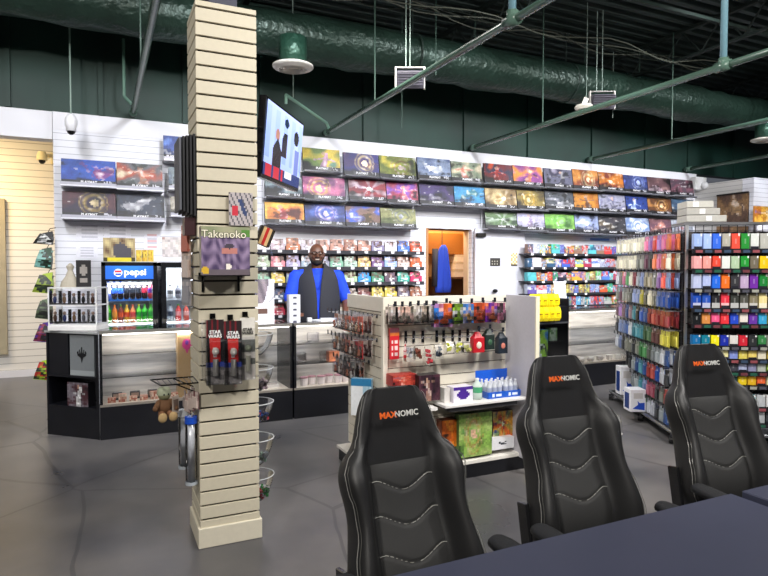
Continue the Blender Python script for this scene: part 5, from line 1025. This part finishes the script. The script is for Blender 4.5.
# wire shelf left of pillar and plush
X, Z = onY(175, 382, 3.6)
t = T('wire_shelf', 'small black wire shelf projecting left from the pillar', 'shelf', (.49, 3.6, Z))
m = MB(); m.tube([(0, -.08, 0), (-.2, -.08, .0), (-.24, .13, .0), (0, .13, 0), (0, -.08, 0)], .0045, '141416', 6)
for i in range(1, 8): m.cyl((-.028*i, -.08, 0), (-.03*i, .13, 0), .002, '1c1c1e', 4)
for yy in (-.08, .13): m.cyl((0, yy, -.06), (-.12, yy, 0), .004, '141416', 5)
m.build('frame', 'metal', t)
X, Z = onY(163, 391, 3.62)
t = T('plush_toy', 'small brown plush toy with pale green cap hanging under the wire shelf', 'plush toy', (X+.005, 3.62, Z-.16), R(15))
m = MB(); m.ell((0, 0, .075), (.045, .035, .05), '6a4a30', 12, 8); m.cap((-.035, -.01, .1), (-.06, -.03, .07), .014, .016, '6a4a30', 8); m.cap((.035, -.01, .1), (.055, -.03, .06), .014, .016, '6a4a30', 8); m.build('body', 'cloth', t, smooth=True)
m = MB(); m.ell((0, -.005, .14), (.036, .034, .034), '8a8a68', 12, 8); m.ell((-.012, -.036, .145), (.005, .004, .006), '101010', 6, 5); m.ell((.012, -.036, .145), (.005, .004, .006), '101010', 6, 5); m.build('head', 'cloth', t, smooth=True)
m = MB(); m.lathe([(.04, .14), (.038, .165), (.03, .18), (0, .185)], '9aa088', n=12); m.build('cap', 'cloth', t, smooth=True)
for s in (-1, 1): m = MB(); m.cap((s*.02, -.01, .04), (s*.028, -.045, .022), .018, .02, '7a5438', 8); m.ell((s*.03, -.06, .02), (.026, .014, .028), 'b09468', 12, 8); m.build('foot', 'cloth', t, smooth=True)
m = MB(); m.box(0, 0, 0, .05, .003, .1, 'b0a49a'); m.box(.0, -.003, .02, .035, .002, .06, '6a5a50'); tag(m.build('hang_card', 'print', loc=(X+.065, 3.6, Z-.13), rz=.7), 'tan hanging card right of the plush toy', 'card')
for i in range(6):
    rr = random.Random(i); c_ = ['6a3a40', '8a6060', 'b09088', '503038', 'c0a8a0', '7a7078'][i]; pack(.47-.016*(i % 3), 3.5+.04*i, onY(188, 392+3*(i % 3), 3.5)[1], -PI/2+.5-.1*i, .06, .1, c_, 'c8b8b0', 'charm_pack', 'dark pink small charm pack on the pillar left side, %s of the cluster' % ['front', 'second', 'third', 'fourth', 'fifth', 'rear'][i], 'pack', 'charm packs', d=.02, seed=i, simple=True)
# clear tubes
for i, (px, yt, yb, yy, cap_) in enumerate(((191, 417, 483, 3.55, '2050c0'), (184, 410, 467, 3.68, 'c8ccd0'))):
    X, Z1 = onY(px, yt, yy); Z0 = onY(px, yb, yy)[1]; t = T('playmat_tube', ['clear storage tube with blue cap hanging by the pillar', 'clear storage tube with pale cap behind the blue-capped one'][i], 'tube', (X, yy, Z0))
    m = MB(); m.cyl((0, 0, 0), (0, 0, Z1-Z0), .033, 'ffffff', 16); m.build('clear_tube', 'plastic', t, smooth=True); m = MB(); m.cyl((0, 0, .01), (0, 0, Z1-Z0-.01), .02, 'c8ccd2', 12); m.build('roll', 'print', t, smooth=True)
    m = MB(); m.cyl((0, 0, Z1-Z0-.035), (0, 0, Z1-Z0+.004), .035, cap_, 16); m.build('cap', 'gloss', t); m = MB(); m.cyl((0, 0, -.006), (0, 0, .012), .035, 'b0b8c0', 16); m.build('end_cap', 'gloss', t)
    m = MB(); m.tube([(0, 0, Z1-Z0), (.03, 0, Z1-Z0+.05), (.06, -.02, Z1-Z0+.05)], .003, 'c0c0c0', 5); m.build('strap', 'gloss', t)
# half bowls on the right side
bl = [(334, 356, 'ffffff', None), (368, 392, 'ffffff', ['6a5a60', 'a09098', '484050']), (402, 424, 'ffffff', ['2050a0', 'b03848', '403848', '7a6a80']), (438, 466, 'ffffff', ['a8b0b8', '90a898']), (475, 502, 'ffffff', ['2c7838', 'a03040', 'd0d0d0'])]
for i, (yt, yb, _, cc) in enumerate(bl):
    Z1 = onY(262, yt, 3.62)[1]; Z0 = onY(258, yb, 3.62)[1]; h = Z1-Z0; r = .125
    t = T('half_bowl', 'clear plastic half bowl on the pillar right side, %s from top' % ORD[i], 'bowl', (.832, 3.66, Z0), 0, 'half bowls on the pillar')
    m = MB(); m.lathe([(0, 0), (r*.45, .006), (r*.75, h*.35), (r*.93, h*.7), (r, h)], 'ffffff', n=12, a0=-PI/2, a1=PI/2); m.build('shell', 'plastic', t, smooth=True)
    m = MB(); m.tube([(r*math.sin(a), -r*math.cos(a), h) for a in [PI*k/12 for k in range(13)]], .003, 'd8dce0', 5); m.box(-.0, 0, h-.02, .004, 2*r, .03, 'c8ccd0'); m.build('rim', 'gloss', t)
    if cc:
        m = MB(); rr = random.Random(i)
        for k in range(46):
            a = rr.uniform(-PI/2, PI/2); q = r*.62*math.sqrt(rr.random()); m.box(.012+q*math.cos(a), q*math.sin(a), .01+rr.uniform(0, h*.32), .016, .016, .016, rr.choice(cc), rz=rr.uniform(0, 3), rx=rr.uniform(0, 3))
        tag(m.build('dice', 'gloss', loc=(.832, 3.66, Z0)), 'heap of loose dice in the %s half bowl from top' % ORD[i], 'dice', None, 'stuff')
# cards behind: helmet-like packs right of the pillar (x 253-275, y 283-322)
X, Z = onY(264, 308, 5.9); X0, Z0 = onY(253, 326, 6.2); X1, Z1 = onY(274, 279, 6.2)
t = T('poster_board', 'white counter poster with large curved grey picture beside the pillar', 'sign', ((X0+X1)/2, 6.2, 1.013))
m = MB(); m.pbox(-.02, 0, 0, X1-X0+.04, .01, Z1-1.013, 'e8e8ee', lambda u, v: hx('6a5048') if (.3 < u < .75 and .24 < v < .36) else (mixc(hx('706870'), hx('a89aa0'), .5+.5*math.sin(18*u+11*v)) if (v > .45 and (u+.1)**2+(1.02-v)**2*1.1 < .75 and (u+.1)**2+(1.02-v)**2 > 0) else hx('e8e8f0')), 22, 26); m.build('board', 'print', t)
m = MB(); m.box(0, .05, 0, .12, .1, .006, 'd8d8e0'); m.build('foot', 'print', t)
# wrapped clear packs up the pillar's right side
for i, (py, h_) in enumerate(((250, .2), (283, .12))):
    X, Z = onY(264, py, 3.75); m = MB(); m.loft([[(-.05, -.01, 0), (.04, -.01, 0), (.04, .01, 0), (-.05, .01, 0)], [(-.06, -.03, -h_*.6), (.07, -.03, -h_*.6), (.07, .03, -h_*.6), (-.06, .03, -h_*.6)], [(-.05, -.02, -h_), (.03, -.02, -h_), (.03, .02, -h_), (-.05, .02, -h_)]], 'ffffff')
    tag(m.build('clear_pack', 'plastic', loc=(X-.01, 3.7, Z)), 'crumpled clear plastic pack at the pillar right edge, %s' % ['upper', 'lower'][i], 'pack', 'clear packs at the pillar')
# white standing box near the clerk's hand, counter papers
m = MB(); m.pbox(0, 0, 0, .12, .1, .3, 'e0e0e6', lambda u, v: hx('48485a') if (int(v*14) % 3 == 0 and .3 < u < .7) else hx('e2e2ea'), 6, 14); X, Z = onY(291, 325, 6.4); tag(m.build('card_dispenser', 'print', loc=(X, 6.3, 1.013)), 'tall white box with dark print by the clerk at the counter', 'box')
m = MB(); m.box(0, 0, 0, .3, .2, .012, 'eeeef0', rz=.3); m.box(.04, .02, .012, .2, .15, .01, 'e4e4ea', rz=-.2); X, Y = onZ(328, 321, 1.01); tag(m.build('paper_stack', 'print', loc=(X, 6.35, 1.013)), 'white papers lying before the clerk', 'paper')
m = MB(); m.box(0, 0, 0, .05, .04, .045, 'd8d8d8', bev=.004); X, Z = onY(309, 320, 6.3); tag(m.build('tape_dispenser', 'print', loc=(X, 6.28, 1.013)), 'small pale object on the counter before the clerk', 'box')
# ================================================================ TELEVISION
P0 = Vector((.987, 3.96)); P1 = Vector((1.45, 4.62)); dv = (P1-P0).normalized(); L = (P1-P0).length; rz = math.atan2(dv.y, dv.x); mid = (P0+P1)/2
t = T('television', 'wall television on a pillar arm showing two dark figures on pale blue', 'television', (mid.x, mid.y, 2.475), rz, None, rx=0)
th = .54; TI = R(5)
def tv(name, mb, mat): o = mb.build(name, mat, t); o.rotation_euler = (TI, 0, 0); return o
m = MB(); m.box(0, .03, -th/2, L, .05, th, '101014', bev=.005); tv('housing', m, 'gloss')
def tvart(u, v):
    if v < .16: return hx('b02838') if (.05 < u < .5 and int(u*20) % 4) else (hx('d8d8e0') if .55 < u < .75 and v > .06 else hx('203068'))
    if (u-.82)**2*2.2+(v-.72)**2 < .012: return hx('18141c')
    if .74 < u < .95 and .16 < v < .55: return hx('a8b8e8') if math.sin(20*u) > -.4 else hx('6878b8')
    if .2 < u < .42 and .12 < v < .58-(abs(u-.31))*1.5: return hx('14141c')
    if .42 < u < .56 and .35 < v < .7 and (u-.42)*2 > (v-.6): return hx('1c1c28')
    if (u-.3)**2*2+(v-.62)**2 < .006: return hx('a87868')
    if (u-.52)**2+(v-.85)**2 < .004: return hx('203048')
    return mixc(hx('7a98e0'), hx('a8bcf0'), v) if (int(u*9) % 2 == 0 and .25 < v < .95) else mixc(hx('98b0f0'), hx('b4c4f8'), v)
m = MB(); m.grid((-L/2+.018, -.0005, -th/2+.025), (L-.036, 0, 0), (0, 0, th-.045), 80, 60, tvart); tv('screen', m, 'screen')
m = MB(); m.box(0, .07, -.12, .3, .04, .24, '1a1a1e'); tv('rear_cover', m, 'gloss')
a_ = T('tv_bracket', 'black double arm bracket fixing the television to the pillar', 'bracket', (.83, 3.72, 2.45)); m = MB()
for z in (.08, -.08, ): m.box(.0, 0, z, .02, .1, .05, '101014'); m.cyl((0, .06, z+.02), (.11, .42, z+.02), .014, '101014', 8); m.cyl((.11, .42, z+.02), (.3, .63, z+.02), .014, '101014', 8)
m.box(.01, 0, -.2, .02, .12, .4, '101014'); m.build('arm', 'metal', a_)
# ================================================================ TABLES
def table(X0, X1, Y0, Y1, Z, lab):
    t = T('gaming_table', lab, 'table', ((X0+X1)/2, (Y0+Y1)/2, 0)); w_, d_ = X1-X0, Y1-Y0
    m = MB(); m.box(0, 0, Z-.03, w_, d_, .03, '3b3e50', bev=.004); m.build('tabletop', 'table', t)
    for a in (-1, 1):
        for b_ in (-1, 1): m = MB(); m.box(a*(w_/2-.08), b_*(d_/2-.35), 0, .04, .04, Z-.03, '1a1a1e'); m.build('leg', 'metal', t)
table(.35, 2.165, .55, 1.487, .74, 'long dark slate table in the foreground'); table(2.18, 3.9, .5, 1.455, .758, 'second dark table at the lower right corner')
# ================================================================ GAMING CHAIRS
def lerp_t(T_, t):
    for (a, b_), (c, d_) in zip(T_, T_[1:]):
        if t <= c: k = (t-a)/(c-a); k = k*k*(3-2*k); return b_+(d_-b_)*k
    return T_[-1][1]
WT = [(0, .17), (.1, .205), (.24, .242), (.36, .228), (.47, .205), (.56, .207), (.63, .222), (.68, .225), (.73, .203), (.775, .166), (.83, .15), (.9, .136), (.955, .12), (.985, .105), (1, .088)]
BT = [(0, .05), (.15, .085), (.35, .09), (.55, .088), (.65, .085), (.72, .06), (.79, .018), (.9, .012), (1, .0)]
PT = [(0, .132), (.3, .132), (.69, .12), (.75, .125), (.8, .1), (1, .07)]
HB = .82
def section(t):
    w_ = lerp_t(WT, t); b_ = lerp_t(BT, t); pw = min(lerp_t(PT, t), w_*.74); z = t*HB
    thk = .1*(1-.35*t) if t < .95 else .1*(1-.35*t)*(1-(t-.95)*9)
    yc = -.05*math.exp(-((t-.25)/.2)**2)          # lumbar swell
    if t > .96: b_ = 0
    L_ = []
    half = [(0, yc), (pw*.55, yc-.002), (pw*.97, yc+.002), (pw+.012, yc-.004-b_*.35), (pw+(w_-pw)*.42, yc-b_*.95), (pw+(w_-pw)*.72, yc-b_), (w_*.97, yc-b_*.72), (w_, yc-b_*.25+.015), (w_*.98, yc+thk*.45), (w_*.86, yc+thk*.82), (w_*.5, yc+thk), (0, yc+thk*1.02)]
    full = [(x, y) for x, y in half]+[(-x, y) for x, y in half[-2:0:-1]]
    return [(x, y, z) for x, y in full], w_, b_, pw, yc, thk
def tub(pts, r, col, name, par, mat='gloss', n=5):
    m = MB(); m.tube(pts, r, col, n); return m.build(name, mat, par)
def make_chair(lab, loc, rz, dz=0.0):
    root = T('gaming_chair', lab, 'chair', loc, rz, 'black gaming chairs at the table')
    seatz = .47+dz
    tilt = -R(12)
    ts = [0, .03, .08, .14, .2, .27, .34, .41, .48, .55, .61, .66, .7, .735, .77, .81, .86, .91, .95, .975, .992, 1.0]
    m = MB(); rings = []
    for q in ts:
        S, *_ = section(q)
        if q == 1.0: S = [(x*.9, y*.8, z) for x, y, z in S]
        rings.append(S)
    m.loft(rings, '1e1e1f')
    bk = m.build('backrest', 'leather', root, loc=(0, 0, seatz-.04), smooth=True, mods=[('SUBSURF', dict(levels=2, render_levels=2))], rx=tilt)
    # quilted centre panel
    def pf(u, v):
        q = .1+v*.6; S, w_, b_, pw, yc, thk = section(q); pw2 = pw*.95; x = (u*2-1)*pw2
        puff = .013*(1-(2*u-1)**4)*(1-(2*v-1)**8); k = chev(u, v); return (x, yc-.004-puff*(1 if k > .012 else .35+k*50), q*HB)
    def chevz(u, c): a = abs(2*u-1); return c-.055+.085*(a*a*(3-2*a))+(.0 if a < .82 else -.012*((a-.82)/.18))
    CH = (.42, .65, .87)
    def chev(u, v): return min(abs(v-chevz(u, c)) for c in CH)
    m = MB(); nu, nv = 28, 70; vs = [pf(i/nu, j/nv) for j in range(nv+1) for i in range(nu+1)]; fs = [(j*(nu+1)+i, j*(nu+1)+i+1, (j+1)*(nu+1)+i+1, (j+1)*(nu+1)+i) for j in range(nv) for i in range(nu)]
    m.add(vs, fs, hx('303030')); pn = m.build('centre_panel', 'perf', bk, smooth=True)
    for c in CH:
        m = MB(); m.tube([Vector(pf(i/24, min(.999, max(0, chevz(i/24, c)))))+Vector((0, -.0025, 0)) for i in range(25)], .0014, 'b0b0aa', 4); m.build('chevron_stitch', 'gloss', pn)
    for s in (-1, 1):
        pts = [];
        for k in range(36):
            q = .04+k*.027; S, w_, b_, pw, yc, thk = section(min(q, .97)); pts.append((s*(w_*.985+.0008), yc-b_*.6-.002 if q < .7 else yc-b_*.5+.002, min(q, .97)*HB))
        tub(pts, .0012, '8a8a86', 'seam', bk); tub([(x-s*.004, y-.012, z) for x, y, z in pts[:26]], .0009, '5a5a56', 'seam', bk)
        m = MB(); m.tube([(s*(section(.04+.02*k)[3]+.004), section(.04+.02*k)[4]+.002, (.04+.02*k)*HB) for k in range(32)], .006, '08080a', 6); m.build('piping', 'leather', bk)
    text('MAX', .028, (-.0385, -.02, HB*.885), bk, 'e8682c', name='logo_left', bold=.0009, mat='gloss', ext=.001, sx=1.05); text('NOMIC', .028, (.032, -.02, HB*.885), bk, 'd4d4d0', name='logo_right', bold=.0004, mat='gloss', ext=.001, sx=.98)
    # seat
    m = MB(); rings = []
    for yy, w_, zz, hh in ((-.5, .17, .0, .06), (-.49, .22, .0, .1), (-.4, .25, -.005, .12), (-.2, .26, -.015, .12), (0, .25, -.02, .12), (.03, .2, -.02, .1)):
        rings.append([(w_*math.cos(a)*(1 if abs(math.cos(a)) < .9 else 1), yy, zz-hh/2+.5*hh*math.copysign(abs(math.sin(a))**.5, math.sin(a))) for a in [2*PI*i/20 for i in range(20)]])
    m.loft(rings, '1e1e1f'); m.build('seat', 'leather', root, loc=(0, 0, seatz), smooth=True)
    m = MB(); m.box(0, -.2, seatz-.16, .3, .35, .03, '202024'); m.box(0, -.2, seatz-.19, .16, .2, .04, '1a1a1c'); m.build('tilt_mechanism', 'metal', root)
    for s in (-1, 1):
        m = MB(); m.box(s*.243, .02, seatz-.06, .016, .06, .3, '1a1a1c', bev=.003, rx=tilt); m.build('recline_bracket', 'gloss', root)
        m = MB(); m.cyl((s*.25, -.02, seatz-.04), (s*.285, -.02, seatz-.04), .04, '1a1a1c', 16); m.build('recline_knob', 'gloss', root)
        a = D.objects.new('armrest', None); COL.objects.link(a); a.parent = root
        m = MB(); ay = 1.525-loc[1]; az = .672; m.box(s*.28, ay, seatz-.12, .03, .06, az-seatz+.12, '141416', bev=.005); m.box(s*.22, ay, seatz-.13, .18, .05, .02, '141416'); m.build('upright', 'gloss', a)
        m = MB(); rg = []
        for yy, w_ in ((-.1, .03), (-.095, .04), (-.07, .045), (.06, .044), (.095, .036), (.1, .026)): rg.append([(s*.28+w_*math.cos(b_), ay+yy, az+.018+.018*math.copysign(abs(math.sin(b_))**.6, math.sin(b_))) for b_ in [2*PI*i/14 for i in range(14)]])
        m.loft(rg, '1a1b1e'); m.build('pad', 'perf', a, smooth=True)
    m = MB(); m.cyl((0, -.2, .1), (0, -.2, seatz-.16), .025, '2a2a2e', 12); m.cyl((0, -.2, .1), (0, -.2, .25), .035, '18181a', 12); m.build('gas_lift', 'gloss', root)
    m = MB()
    for i in range(5): an = 2*PI*i/5+.3; m.cyl((0, -.2, .1), (.31*math.cos(an), -.2+.31*math.sin(an), .075), .028, '1a1a1c', 8, .016)
    m.build('star_base', 'gloss', root)
    for i in range(5):
        an = 2*PI*i/5+.3; x, y = .31*math.cos(an), -.2+.31*math.sin(an); m = MB(); m.cyl((x-.02, y, .03), (x+.02, y, .03), .03, '101012', 12); m.cyl((x, y, .04), (x, y, .08), .008, '2a2a2a', 6); m.build('caster', 'gloss', root)
    return root
make_chair('black leatherette gaming chair nearest, leftmost of the three', CH1[0], CH1[1], CH1[2])
make_chair('black leatherette gaming chair in the middle of the three', CH2[0], CH2[1], CH2[2])
make_chair('black leatherette gaming chair before the wire rack, rightmost of three', CH3[0], CH3[1], CH3[2])
# ================================================================ CLERK
def body():
    X, Y = 2.36, 6.93; p = T('person', 'smiling bald bearded man in glasses, blue shirt and dark vest behind the counter', 'person', (X, Y, 0), R(-14))
    S = 'ffffff'; sk = hx('5a3826')
    rem = lambda v, it=4: [('REMESH', dict(mode='VOXEL', voxel_size=v, use_smooth_shade=True)), ('SMOOTH', dict(iterations=it, factor=.6))]
    b = MB()
    # torso and legs
    b.ell((0, .0, 1.0), (.2, .15, .16), sk); b.ell((0, -.015, 1.18), (.215, .165, .2), sk); b.ell((0, 0, 1.38), (.225, .14, .17), sk); b.cap((-.17, 0, 1.5), (.17, 0, 1.5), .075, .075, sk); b.cap((0, .01, 1.5), (0, -.005, 1.66), .075, .07, sk)
    for s in (-1, 1): b.cap((s*.1, 0, .95), (s*.11, 0, .5), .1, .07, sk); b.cap((s*.11, 0, .5), (s*.11, .01, .09), .06, .045, sk); b.cap((s*.11, .03, .045), (s*.12, -.13, .035), .045, .035, sk)
    # head
    b.ell((0, -.005, 1.77), (.092, .105, .125), sk, 20, 14); b.ell((0, -.035, 1.695), (.066, .065, .058), sk, 16, 10); b.cap((0, -.1, 1.775), (0, -.122, 1.74), .011, .019, sk, 10)
    b.ell((-.033, -.088, 1.8), (.026, .014, .01), sk, 10, 6); b.ell((.033, -.088, 1.8), (.026, .014, .01), sk, 10, 6)
    for s in (-1, 1): b.ell((s*.088, .0, 1.755), (.013, .022, .034), sk, 10, 8); b.ell((s*.045, -.08, 1.74), (.026, .022, .022), sk, 10, 8)
    # arms: his right (image left) and left
    A_ = {-1: ((-.25, 0, 1.49), (-.33, -.06, 1.2), (-.27, -.3, 1.08)), 1: ((.25, 0, 1.49), (.36, -.0, 1.2), (.3, -.36, 1.045))}
    for s, (sh, el, wr) in A_.items():
        b.cap(sh, el, .07, .056, sk); b.cap(el, wr, .054, .034, sk)
        sh, el, wr = Vector(sh), Vector(el), Vector(wr); d = (wr-el).normalized(); d = Vector((d.x*.6-s*.2, d.y, -.1)).normalized(); sd_ = Vector((1, 0, 0)); pc_ = wr+d*.05
        b.cap(wr, wr+d*.08, .03, .03, sk, 10)
        for k in range(4):
            o = wr+d*.08+sd_*(-.03+.02*k); l_ = (.035, .042, .045, .036)[k if s > 0 else 3-k]; j1 = o+d*l_+Vector((0, 0, .004)); j2 = j1+d*.028+Vector((0, 0, -.014)); b.cap(wr+d*.05+sd_*(-.024+.016*k), o, .012, .01, sk, 8); b.cap(o, j1, .01, .009, sk, 8); b.cap(j1, j2, .009, .008, sk, 8)
        th_ = wr+d*.025+sd_*(-s*.028); j = th_+d*.03+sd_*(-s*.03); b.cap(th_, j, .013, .011, sk, 8); b.cap(j, j+d*.028, .011, .009, sk, 8)
    b.build('body', 'skinf', p, mods=rem(.0075, 3))
    c = MB(); bl_ = hx('1c4cd8'); c.ell((0, -.01, 1.12), (.24, .2, .3), bl_); c.ell((0, 0, 1.38), (.245, .155, .17), bl_); c.cap((-.17, 0, 1.505), (.17, 0, 1.505), .085, .085, bl_); c.cyl((0, .005, 1.5), (0, .0, 1.6), .1, bl_, 14, .082)
    for s, (sh, el, wr) in A_.items(): e = Vector(sh).lerp(Vector(el), .85); c.cap(sh, e, .09, .082, bl_)
    c.build('shirt', 'shirtf', p, mods=rem(.011, 4))
    c = MB(); ve = hx('2a2b33')
    for s in (-1, 1):
        rg = []
        for z, w_, dd, op in ((.93, .25, .2, .005), (1.05, .266, .228, .006), (1.2, .268, .224, .01), (1.35, .268, .202, .02), (1.46, .268, .175, .038), (1.53, .25, .14, .05), (1.59, .16, .115, .065), (1.63, .1, .105, .075), (1.66, .098, .1, .075)):
            ring = []
            a0 = math.asin(min(.98, op/w_))
            for k in range(15):
                a = a0+(PI-a0)*k/14; ring.append((s*w_*math.sin(a), -dd*math.cos(a)+.01, z))
            rg.append(ring)
        n_ = len(rg[0]); m_vs = [q for r_ in rg for q in r_]; c.add(m_vs, [(i*n_+j, i*n_+j+1, (i+1)*n_+j+1, (i+1)*n_+j) for i in range(len(rg)-1) for j in range(n_-1)], ve)
    c.build('vest', 'cloth', p, smooth=True, mods=[('SOLIDIFY', dict(thickness=.02, offset=1)), ('SUBSURF', dict(levels=1, render_levels=1))])
    c = MB(); pa = hx('1a1b20'); c.ell((0, 0, .97), (.22, .17, .13), pa)
    for s in (-1, 1): c.cap((s*.1, 0, .93), (s*.11, 0, .5), .115, .085, pa); c.cap((s*.11, 0, .5), (s*.11, .01, .1), .082, .07, pa)
    c.build('trousers', 'trouserf', p, mods=rem(.014, 3))
    for s in (-1, 1): c = MB(); c.cap((s*.11, .04, .055), (s*.12, -.15, .04), .055, .045, hx('141416')); c.box(s*.115, -.05, 0, .1, .28, .02, '0a0a0a'); c.build('shoe', 'leather', p, smooth=False)
    c = MB(); be = hx('120c0a')
    c.ell((0, -.052, 1.668), (.06, .062, .042), be, 16, 10); c.cap((-.07, -.01, 1.72), (-.05, -.06, 1.675), .022, .024, be); c.cap((.07, -.01, 1.72), (.05, -.06, 1.675), .022, .024, be); c.cap((-.03, -.107, 1.722), (.03, -.107, 1.722), .008, .008, be)
    c.build('beard', 'beardf', p, mods=rem(.008, 2))
    c = MB(); c.prism([(-.026, 1.703), (-.013, 1.696), (.013, 1.696), (.026, 1.703), (.022, 1.712), (0, 1.709), (-.022, 1.712)], -.119, -.1, 'b8a8a0'); c.build('smile', 'gloss', p)
    c = MB()
    for s in (-1, 1):
        pts = [(s*.034+.027*math.copysign(abs(math.cos(a))**.7, math.cos(a)), -.113, 1.778+.018*math.copysign(abs(math.sin(a))**.7, math.sin(a))) for a in [2*PI*k/20 for k in range(21)]]; c.tube(pts, .0035, '0c0c0e', 6); c.cyl((s*.061, -.113, 1.783), (s*.09, .0, 1.775), .003, '0c0c0e', 5)
    c.cyl((-.008, -.116, 1.782), (.008, -.116, 1.782), .003, '0c0c0e', 5); c.build('glasses', 'gloss', p)
    for s in (-1, 1):
        c = MB(); c.ell((s*.033, -.094, 1.778), (.014, .008, .0075), 'e8e0da', 10, 6); e = c.build('eye', 'gloss', p); c = MB(); c.ell((s*.033, -.101, 1.778), (.006, .004, .006), '140c08', 8, 6); c.build('pupil', 'gloss', e)
body()
# ================================================================ CAMERA AND LIGHT
cd = D.cameras.new('camera'); co = D.objects.new('camera', cd); COL.objects.link(co); co.location = (0, 0, EYE)
co.rotation_euler = (PI/2+PITCH, 0, -YAW); cd.sensor_width = 36; cd.lens = 36*F/768; cd.clip_start = .05; bpy.context.scene.camera = co
def area(name, loc, target, e, size, col=(1, .97, .93), sy=None, spread=180):
    l = D.lights.new(name, 'AREA'); l.energy = e; l.size = size; l.color = col; l.spread = R(spread)
    if sy: l.shape = 'RECTANGLE'; l.size_y = sy
    o = D.objects.new(name, l); COL.objects.link(o); o.location = loc; o.rotation_euler = (Vector(target)-Vector(loc)).to_track_quat('-Z', 'Y').to_euler(); return o
for X in (-1.2, 1.5, 4.2, 6.8, 9.2):
    area('wall_wash_lamp', (X, 3.9, 4.5), (X+.05, 7.75, 1.3), 34 if X < 0 else 58, .3, (.93, .95, 1), 1.0, spread=95)
area('key_lamp', (-1.9, -.6, 4.2), (1.5, 4, 1.2), 165, .3, (1, .95, .88))
area('shop_lamp', (1.5, 1.0, 4.5), (2.3, 3.8, .8), 75, .8, spread=130)
area('shop_lamp', (4.5, .8, 4.5), (4.4, 3.8, .8), 140, .6, spread=130)
area('shop_lamp', (8.0, 2.5, 4.5), (7.5, 5, .8), 110, .8, spread=130)
area('shop_lamp', (-3.0, 4.0, 4.2), (-1, 6, 1), 35, .8, spread=130)
area('rack_fill_light', (2.6, 5.6, 4.4), (5.2, 4.7, 1.0), 55, .5, spread=110)  # unseen fill light, added to brighten the dim side of the wire rack
area('hall_lamp', (-1.8, 9.0, 3.4), (-1.2, 10.2, 2.2), 26, .4, (1, .72, .35), spread=120)
area('hall_lamp', (-2.8, 8.6, 3.4), (-1.5, 10.2, .4), 26, .6, (1, .96, .94), spread=120)
area('closet_lamp', (4.9, 8.25, 2.6), (5.3, 8.7, 1.4), 30, .3, (1, .78, .5))
wd = D.worlds.new('World'); bpy.context.scene.world = wd; wd.use_nodes = True; wd.node_tree.nodes['Background'].inputs[0].default_value = (.8, .85, 1, 1); wd.node_tree.nodes['Background'].inputs[1].default_value = .12
vs_ = bpy.context.scene.view_settings; vs_.view_transform = 'Standard'; vs_.look = 'None'; vs_.gamma = 1; vs_.exposure = 0
